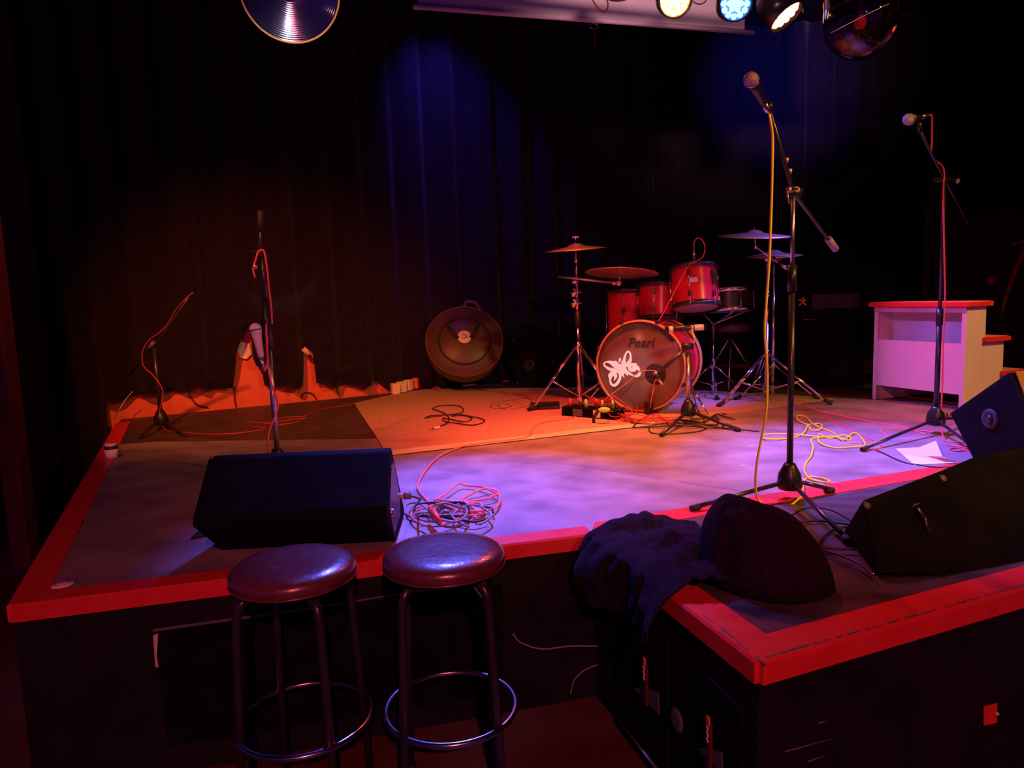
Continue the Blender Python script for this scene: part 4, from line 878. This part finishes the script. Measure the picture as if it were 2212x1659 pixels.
# round label and white box at left
c = P(134, 1264); t = thing('round_label', 'pinkish white round label stuck at the left front corner of the stage', 'sticker', c)
MB().lathe([(0, .001), (.030, .001), (.030, .0035), (0, .0035)], c, UP, 30).build('disc', 'paper', t)
MB().ring(c+UP*.0036, UP, .018, .0012, 24, 6).build('printed_ring', 'redtag', t)
c = P(242, 992); t = thing('white_pot', 'small white pot with a dark band on the left stage edge', 'container', c)
MB().lathe([(0, .001), (.030, .001), (.032, .05), (0, .05)], c+UP*.006, UP, 24).build('body', 'paper', t)
MB().lathe([(.0325, .05), (.0325, .066), (0, .066)], c+UP*.006, UP, 24).build('dark_band', 'darkink', t)
MB().lathe([(0, .066), (.030, .066), (.029, .078), (0, .078)], c+UP*.006, UP, 24).build('lid', 'paper', t)
tag(MB().tube(smooth(flr([(170, 1150), (163, 1140), (168, 1128), (180, 1125), (172, 1140)], .003), 6), .003, 6).build('cord', 'blackc'), 'little curl of dark cord at the left stage edge', 'cord')
# back wall bits
def onw(x, y, o=.01): return V(x, y, WL+cn*o, wdir)
t = thing('poster_scrap', 'crumpled white and red poster scrap on the orange wall gap at left', 'poster', onw(520, 780))
MB().prism([onw(*p) for p in ((503, 755), (520, 738), (538, 742), (543, 765), (532, 776), (515, 772))], cn*.02, .003).build('white_part', 'paper', t)
MB().prism([onw(*p) for p in ((490, 760), (510, 757), (518, 766), (512, 778), (497, 772))], cn*.035, .003).build('red_part', 'redtag', t)
tag(MB().tube([onw(655, 753, .13), onw(668, 765, .13)], [.022, .020], 12).build('wall_knob', 'tan'), 'small tan block at the top of the narrow curtain gap', 'fitting')
for pts, lb in (([(507, 835), (507, 860), (510, 880)], 'thin black cable hanging below the curtain left of the stand'), ([(405, 840), (415, 862), (428, 875), (450, 880)], 'black cable curving down the orange wall at far left'), ([(728, 830), (730, 848), (735, 858)], 'short cable on the orange wall at centre left'), ([(652, 862), (655, 850), (668, 848), (678, 853), (684, 863)], 'small cable arch at the foot of the orange wall')):
    cable('cable', lb, [onw(x, y, .02) for x, y in pts], .0045, 'blackc')
for k, (x, y) in enumerate(((852, 828), (866, 822), (880, 815), (896, 812), (912, 804))):
    c = P(x+4, 852-k*3)
    tag(MB().box(Vector((c.x, c.y-.03, S+.053+.004*k)), (.07, .06, .09), Matrix.Rotation(.5+.3*k, 3, 'Z'), .008).build('brick', 'redwall' if k in (3, 4) else 'tan'), ('orange' if k in (3, 4) else 'tan')+' rubble brick in the row at the end of the orange wall', 'brick', 'bricks at the end of the orange wall')

# ------------------------------------------------------------------ round drum bag leaning at the back
bc_ = D(1003, 744, 5.9); bn = Vector((.10, -.86, .48)).normalized()
t = thing('drum_bag', 'big round brown-black cymbal bag leaning against the back curtain', 'bag', (bc_.x, bc_.y, S))
rbg = .318
MB().lathe([(0, -.07), (rbg*.97, -.07), (rbg, -.05), (rbg, .05), (rbg*.97, .07), (0, .07)], bc_, bn, 56).build('body', 'bag', t)
MB().ring(bc_+bn*.066, bn, rbg*.985, .005, 56, 8).build('piping', 'brown', t)
bu = (Vector((0, 0, 1))-bn*bn.z).normalized(); bv = bu.cross(bn)
pk = MB().ring(bc_+bn*.075, bn, rbg*.66, .008, 48, 8).build('pocket_seam', 'rubber', t)
MB().lathe([(0, .008), (.055, .006), (.06, 0), (0, 0)], bc_+bn*.078+bu*.03+bv*.0, bn, 28).build('round_badge', 'tan', t)
text('C', .06, bc_+bn*.088+bu*.03, bv*-1, bu, 'darkink', t, 'badge_letter')
for s_ in (-1, 1):
    a = bc_+bn*.085+bv*(-.03*s_)+bu*.02; MB().tube(smooth([a+bv*(-s_*.02), a+bv*(-s_*.06)+bu*.05+bn*.01, a+bv*(-s_*.10)+bu*.13], 6), .013, 8).build('carry_handle', 'rubber', t)
MB().tube(smooth([bc_+bu*(rbg-.01)+bv*.02, bc_+bu*(rbg+.07)+bv*.04, bc_+bu*(rbg+.06)+bv*.12, bc_+bu*(rbg-.03)+bv*.16], 6), .02, 8).build('top_handle', 'bag', t)

# ------------------------------------------------------------------ amplifiers at back right
pa0 = V(1742, 840, P(1760, 838), (1, -.05)); pA = P(1760, 838)
t = thing('speaker_cabinet', 'black speaker cabinet with red lettering in the dark behind the kit at right', 'speaker', (pA.x+.3, pA.y, S))
vA = lambda x, y, o=0.: V(x, y, pA-Vector((0, o, 0)), (1, 0))
MB().prism([Vector((v.x, v.y, max(v.z, S+.003))) for v in (vA(1722, 690), vA(1870, 684), vA(1868, 840), vA(1728, 848))], (0, .34, 0), .01).build('cabinet', 'black', t)
t2 = thing('guitar_amplifier', 'small black amplifier with a pale control panel and orange emblem on the cabinet', 'amplifier', (pA.x+.3, pA.y, vA(1800, 686).z))
MB().prism([vA(1722, 625), vA(1868, 620), vA(1868, 682), vA(1722, 688)], (0, .25, 0), .008).build('case', 'black', t2)
pnl = MB().prism([vA(1754, 636, .006), vA(1856, 633, .006), vA(1856, 664, .006), vA(1754, 668, .006)], (0, .004, 0), .001).build('control_panel', 'dimgrey', t2)
for x in (1771, 1778, 1785, 1791, 1797): MB().box(vA(x, 650, .010), (.014, .004, .012)).build('marking', 'darkink', pnl)
MB().tube([vA(1808, 650, .008), vA(1808, 650, .018)], .012, 12).build('knob', 'darkink', pnl)
for a in (35, 80, 145, 215, 325): MB().tube([vA(1734, 653, .012), vA(1734+9*math.cos(R(a)), 653-11*math.sin(R(a)), .012)], [.003, .008], 6).build('emblem_leaf', 'orange', t2)
for x in (1737, 1744, 1752, 1762): MB().box(vA(x, 690, .012), (.016, .004, .006)).build('red_lettering', 'redtag', t)

# ------------------------------------------------------------------ black cloth heap and garment at the thrust corner
def heap(name, label, cx, cy, hfun, poly_fn, nu, nv, u0, u1, v0, v1, seed):
    b = MB(); g = []
    for i in range(nu+1):
        row = []
        for j in range(nv+1):
            u = u0+(u1-u0)*i/nu; v = v0+(v1-v0)*j/nv
            row.append(b.b.verts.new(hfun(u, v)))
        g.append(row)
    for i in range(nu):
        for j in range(nv): b.b.faces.new((g[i][j], g[i+1][j], g[i+1][j+1], g[i][j+1])).smooth = True
    o = b.build(name, 'cloth'); sm = o.modifiers.new('thick', 'SOLIDIFY'); sm.thickness = .004
    return tag(o, label, 'cloth')
hc = P(1650, 1245); 
e1_ = Vector((.93, .34, 0)).normalized(); e2_ = Vector((-.34, .93, 0)).normalized()
def hf(u, v):   # polar dome: u = angle 0..1, v = radius 0..1
    a = 2*math.pi*u; r = v
    rx, ry = .165, .19
    x = math.cos(a)*rx*(r**.75); y = math.sin(a)*ry*(r**.75)
    h = .205*max(0, 1-r**3.2)**.7
    h *= 1-1.0*(x/.4) if x > 0 else 1+.25*(x/.4)
    fo = .016*math.sin(a*9+3*math.sin(a*2)+x*20)*r + .022*noise.noise(Vector((x*11, y*11, h*7))) + .008*math.sin(x*70+y*30+6*noise.noise(Vector((x*6, y*6, 0))))
    p = hc+e1_*(x*(1+fo*1.2)-.03*(1-r))+e2_*(y+.06*(h/.26)*.6)
    return Vector((p.x, p.y, S+.004+max(0, h+fo*(1-r*.6) if r < .98 else 0)))
heap('black_cloth_heap', 'peaked heap of black cloth draped over something on the front deck', 0, 0, hf, None, 96, 34, 0, 1, 0.02, 1, 3)
# garment draped over the stage corner
gpx_top = [(1290, 1166), (1340, 1158), (1400, 1152), (1460, 1150), (1530, 1146)]
sidev = (T2-FR); 
def gf(u, v):      # u: along the thrust side from the corner towards the camera, v: from deck (0) over the edge to hanging (1)
    base = FR+sidev*(.02+.60*u)
    wv = .012*math.sin(u*19+3*v)+.02*noise.noise(Vector((u*5, v*4, 2)))
    if v < .5:
        k = 1-v/.5
        x = base+Vector((.30*k*(1-.25*u)+.02, .03*k, 0)); zz_ = S+.012+.035*abs(noise.noise(Vector((u*6+1, k*5, 0))))+.03*math.sin(k*math.pi)*abs(math.sin(u*11+k*3)) + .012
        return Vector((x.x, x.y, zz_+wv*.4+.006))
    k = (v-.5)/.5; k2 = k
    dn = .05+.13*(1-.6*abs(u-.3))
    out = sn*(.018+.06*math.sin(min(1, k2*1.4)*math.pi/2)*(.5+.5*math.sin(u*7+.5))+abs(wv)+.004)
    return Vector((base.x, base.y, 0))+out+UP*(S+.018-dn*k2*(1.0))+sidev.normalized()*wv
heap('black_garment', 'black garment thrown over the corner where the two stage edges meet', 0, 0, gf, None, 70, 44, 0, 1, 0, 1, 5)

# ------------------------------------------------------------------ overhead: screen, lamps, discs
sA = D(892, 14, 4.5); sB = D(1628, 70, 4.5); zb = sA.z
dB = ray(1628, 70); sB = CO+dB*((zb-CZ)/dB.z); sdv = (sB-sA).normalized(); snn = Vector((sdv.y, -sdv.x, 0))
t = thing('projection_screen', 'pale roll-down projection screen hanging above the stage with a pull ring', 'screen', (sA+sB)/2)
sL = (sB-sA).length
MB().prism([sA+sdv*.03, sB-sdv*.07, sB-sdv*.07+UP*(3.85-zb), sA+sdv*.03+UP*(3.85-zb)], -snn*.004).build('fabric', 'screen', t)
MB().tube([sA, sB], .016, 14).build('bottom_bar', 'screen', t)
rg = V(1283, 55, sA, sdv)
MB().ring(rg-UP*.006, snn, .028, .004, 30, 8, 1, .6).build('pull_ring', 'chrome', t)
MB().tube(smooth([rg-UP*.02, rg-UP*.05+sdv*.004, rg-UP*.11, rg-UP*.125+sdv*.004], 4), .007, 8).build('pull_tape', 'darkred', t)
# lighting bar
zp = LR2.z+.22
l0 = Vector((-1.3, 3.95, zp)); l1 = Vector((3.4, 4.05, zp))
tag(MB().tube([l0, l1], .024, 16).build('lighting_bar', 'bmetal'), 'black pipe above the frame carrying the stage lamps', 'pipe')
def par(c, tgt, m_, label, rad=.082, vis=True):
    c = Vector(c); d_ = (Vector(tgt)-c).normalized()
    t = thing('stage_lamp', label, 'lamp', c, 'lamps on the lighting bar')
    MB().lathe([(0, -.16), (rad*.7, -.16), (rad*.95, -.12), (rad*1.05, -.05), (rad*1.08, .03), (rad*1.0, .03), (rad*.98, 0), (0, 0)], c, d_, 36).build('can', 'bmetal', t)
    fp = MB().lathe([(0, .002), (rad*.97, .002), (rad*.97, .006), (0, .006)], c, d_, 36).build('front_plate', m_+'2', t)
    u = d_.orthogonal().normalized(); v = d_.cross(u)
    lm_ = MB()
    for rr_, n_ in ((0, 1), (rad*.36, 6), (rad*.74, 12)):
        for k in range(n_):
            a = 2*math.pi*k/n_+.2; p = c+u*rr_*math.cos(a)+v*rr_*math.sin(a)
            lm_.lathe([(0, .018), (rad*.14, .015), (rad*.195, .006)], p, d_, 12)
    lm_.build('led_cluster', m_, fp)
    sdx = Vector((1, 0, 0)); top = Vector((c.x, c.y+.0, zp-.02))
    MB().tube([c+sdx*rad*1.12, c+sdx*rad*1.12+UP*.10, top, c-sdx*rad*1.12+UP*.10, c-sdx*rad*1.12], .006, 8).build('yoke', 'bmetal', t)
    return t
par(LA, (.9, -1, .8), 'eamb', 'amber stage lamp shining in front of the screen')
par(LB2, (.9, -1, 1.2), 'eblue', 'blue stage lamp at the right end of the screen')
par(LR3, T_R3+Vector((0, -.5, 0)), 'ered', 'red stage lamp right of the screen, turned down to the right', rad=.098)
par(LR1, T_R1, 'ered', 'red stage lamp peeking over the top edge above the screen ring, left one')
par(LR2, T_R2, 'ered', 'red stage lamp peeking over the top edge above the screen ring, right one')
par(LB1, T_B1, 'eblue', 'blue stage lamp above the left end of the screen')
cable('lamp_cable', 'dark red cable loop hanging before the screen', [D(1275, -20, 3.95), D(1283, 5, 3.95), D(1298, 22, 3.95), D(1309, 24, 3.95), D(1313, 8, 3.95), D(1305, -20, 3.95)], .004, 'darkred')
cable('lamp_cable', 'thin black cable loop between the amber and blue lamps', [D(1492, -10, 3.95), D(1498, 4, 3.95), D(1512, 9, 3.95), D(1524, 3, 3.95), D(1527, -10, 3.95)], .003, 'blackc')
# ribbed disc lamps
dc = D(626, -22, 2.4); dn_ = (CO-dc); dn_ = (dn_+Vector((0, 0, -.15))).normalized(); rd = .152
t = thing('hanging_lamp', 'round ribbed reflector lamp with an orange-lit rim at the top left', 'lamp', dc)
pf = [(0.012, -.05)]
N_ = 176
for i in range(N_): r_ = .014+(rd-.016)*i/N_; pf.append((r_, -.045+.045*(r_/rd)**2+.00045*math.sin(i*math.pi/4)))
MB().lathe(pf, dc, dn_, 96).build('ribbed_reflector', 'spun', t)
MB().ring(dc+dn_*.002, dn_, rd, .003, 80, 10).build('rim', 'litrim', t)
MB().ball(dc-dn_*.02, .018, 14).build('bulb_holder', 'chrome', t)
MB().tube([dc-dn_*.045, dc-dn_*.1, Vector((dc.x, dc.y+.1, 3.88))], .006, 8).build('hanging_rod', 'bmetal', t)
gc = D(1859, 45, 3.3); rg_ = .152
t = thing('hanging_lamp', 'clear drop-shaped lamp with a dim red stem at the top right', 'lamp', gc)
prf = [(rg_, .14), (rg_, .0)]+[(rg_*math.cos(a), -rg_*1.05*math.sin(a)) for a in [i*math.pi/2/12 for i in range(1, 13)]]
gl = MB().lathe(prf, gc, UP, 56).build('glass_shade', 'tintglass', t); sm = gl.modifiers.new('thick', 'SOLIDIFY'); sm.thickness = .003
for sg in (-1, 1): MB().tube([gc+Vector((sg*rg_, -.01, .035)), gc+Vector((sg*rg_, -.01, .14))], .0018, 6).build('lit_edge', 'white', t)  # white rods paint the lit sides of the lamp frame
MB().tube([gc+UP*.6, gc+UP*.02], .008, 10).build('stem', 'darkred', t)
MB().ball(gc-UP*.005, .026, 14, (1, 1, 1.3)).build('bulb', 'redtag', t)
MB().tube([gc-UP*.03, gc-UP*.12], [.010, .006], 8).build('lower_stem', 'bmetal', t)
MB().tube([gc+UP*.6, Vector((gc.x, gc.y, 3.89))], .004, 8).build('hanging_rod', 'bmetal', t)
MB().tube([D(1795, 71, gc.y-.16), D(1820, 58, gc.y-.175), D(1870, 32, gc.y-.18), D(1920, 8, gc.y-.16)], .0015, 6).build('crack_line', 'white', t)  # white line for the jagged crack across the glass

for o in list(bpy.data.objects):
    if '_o' in o.keys(): del o['_o']
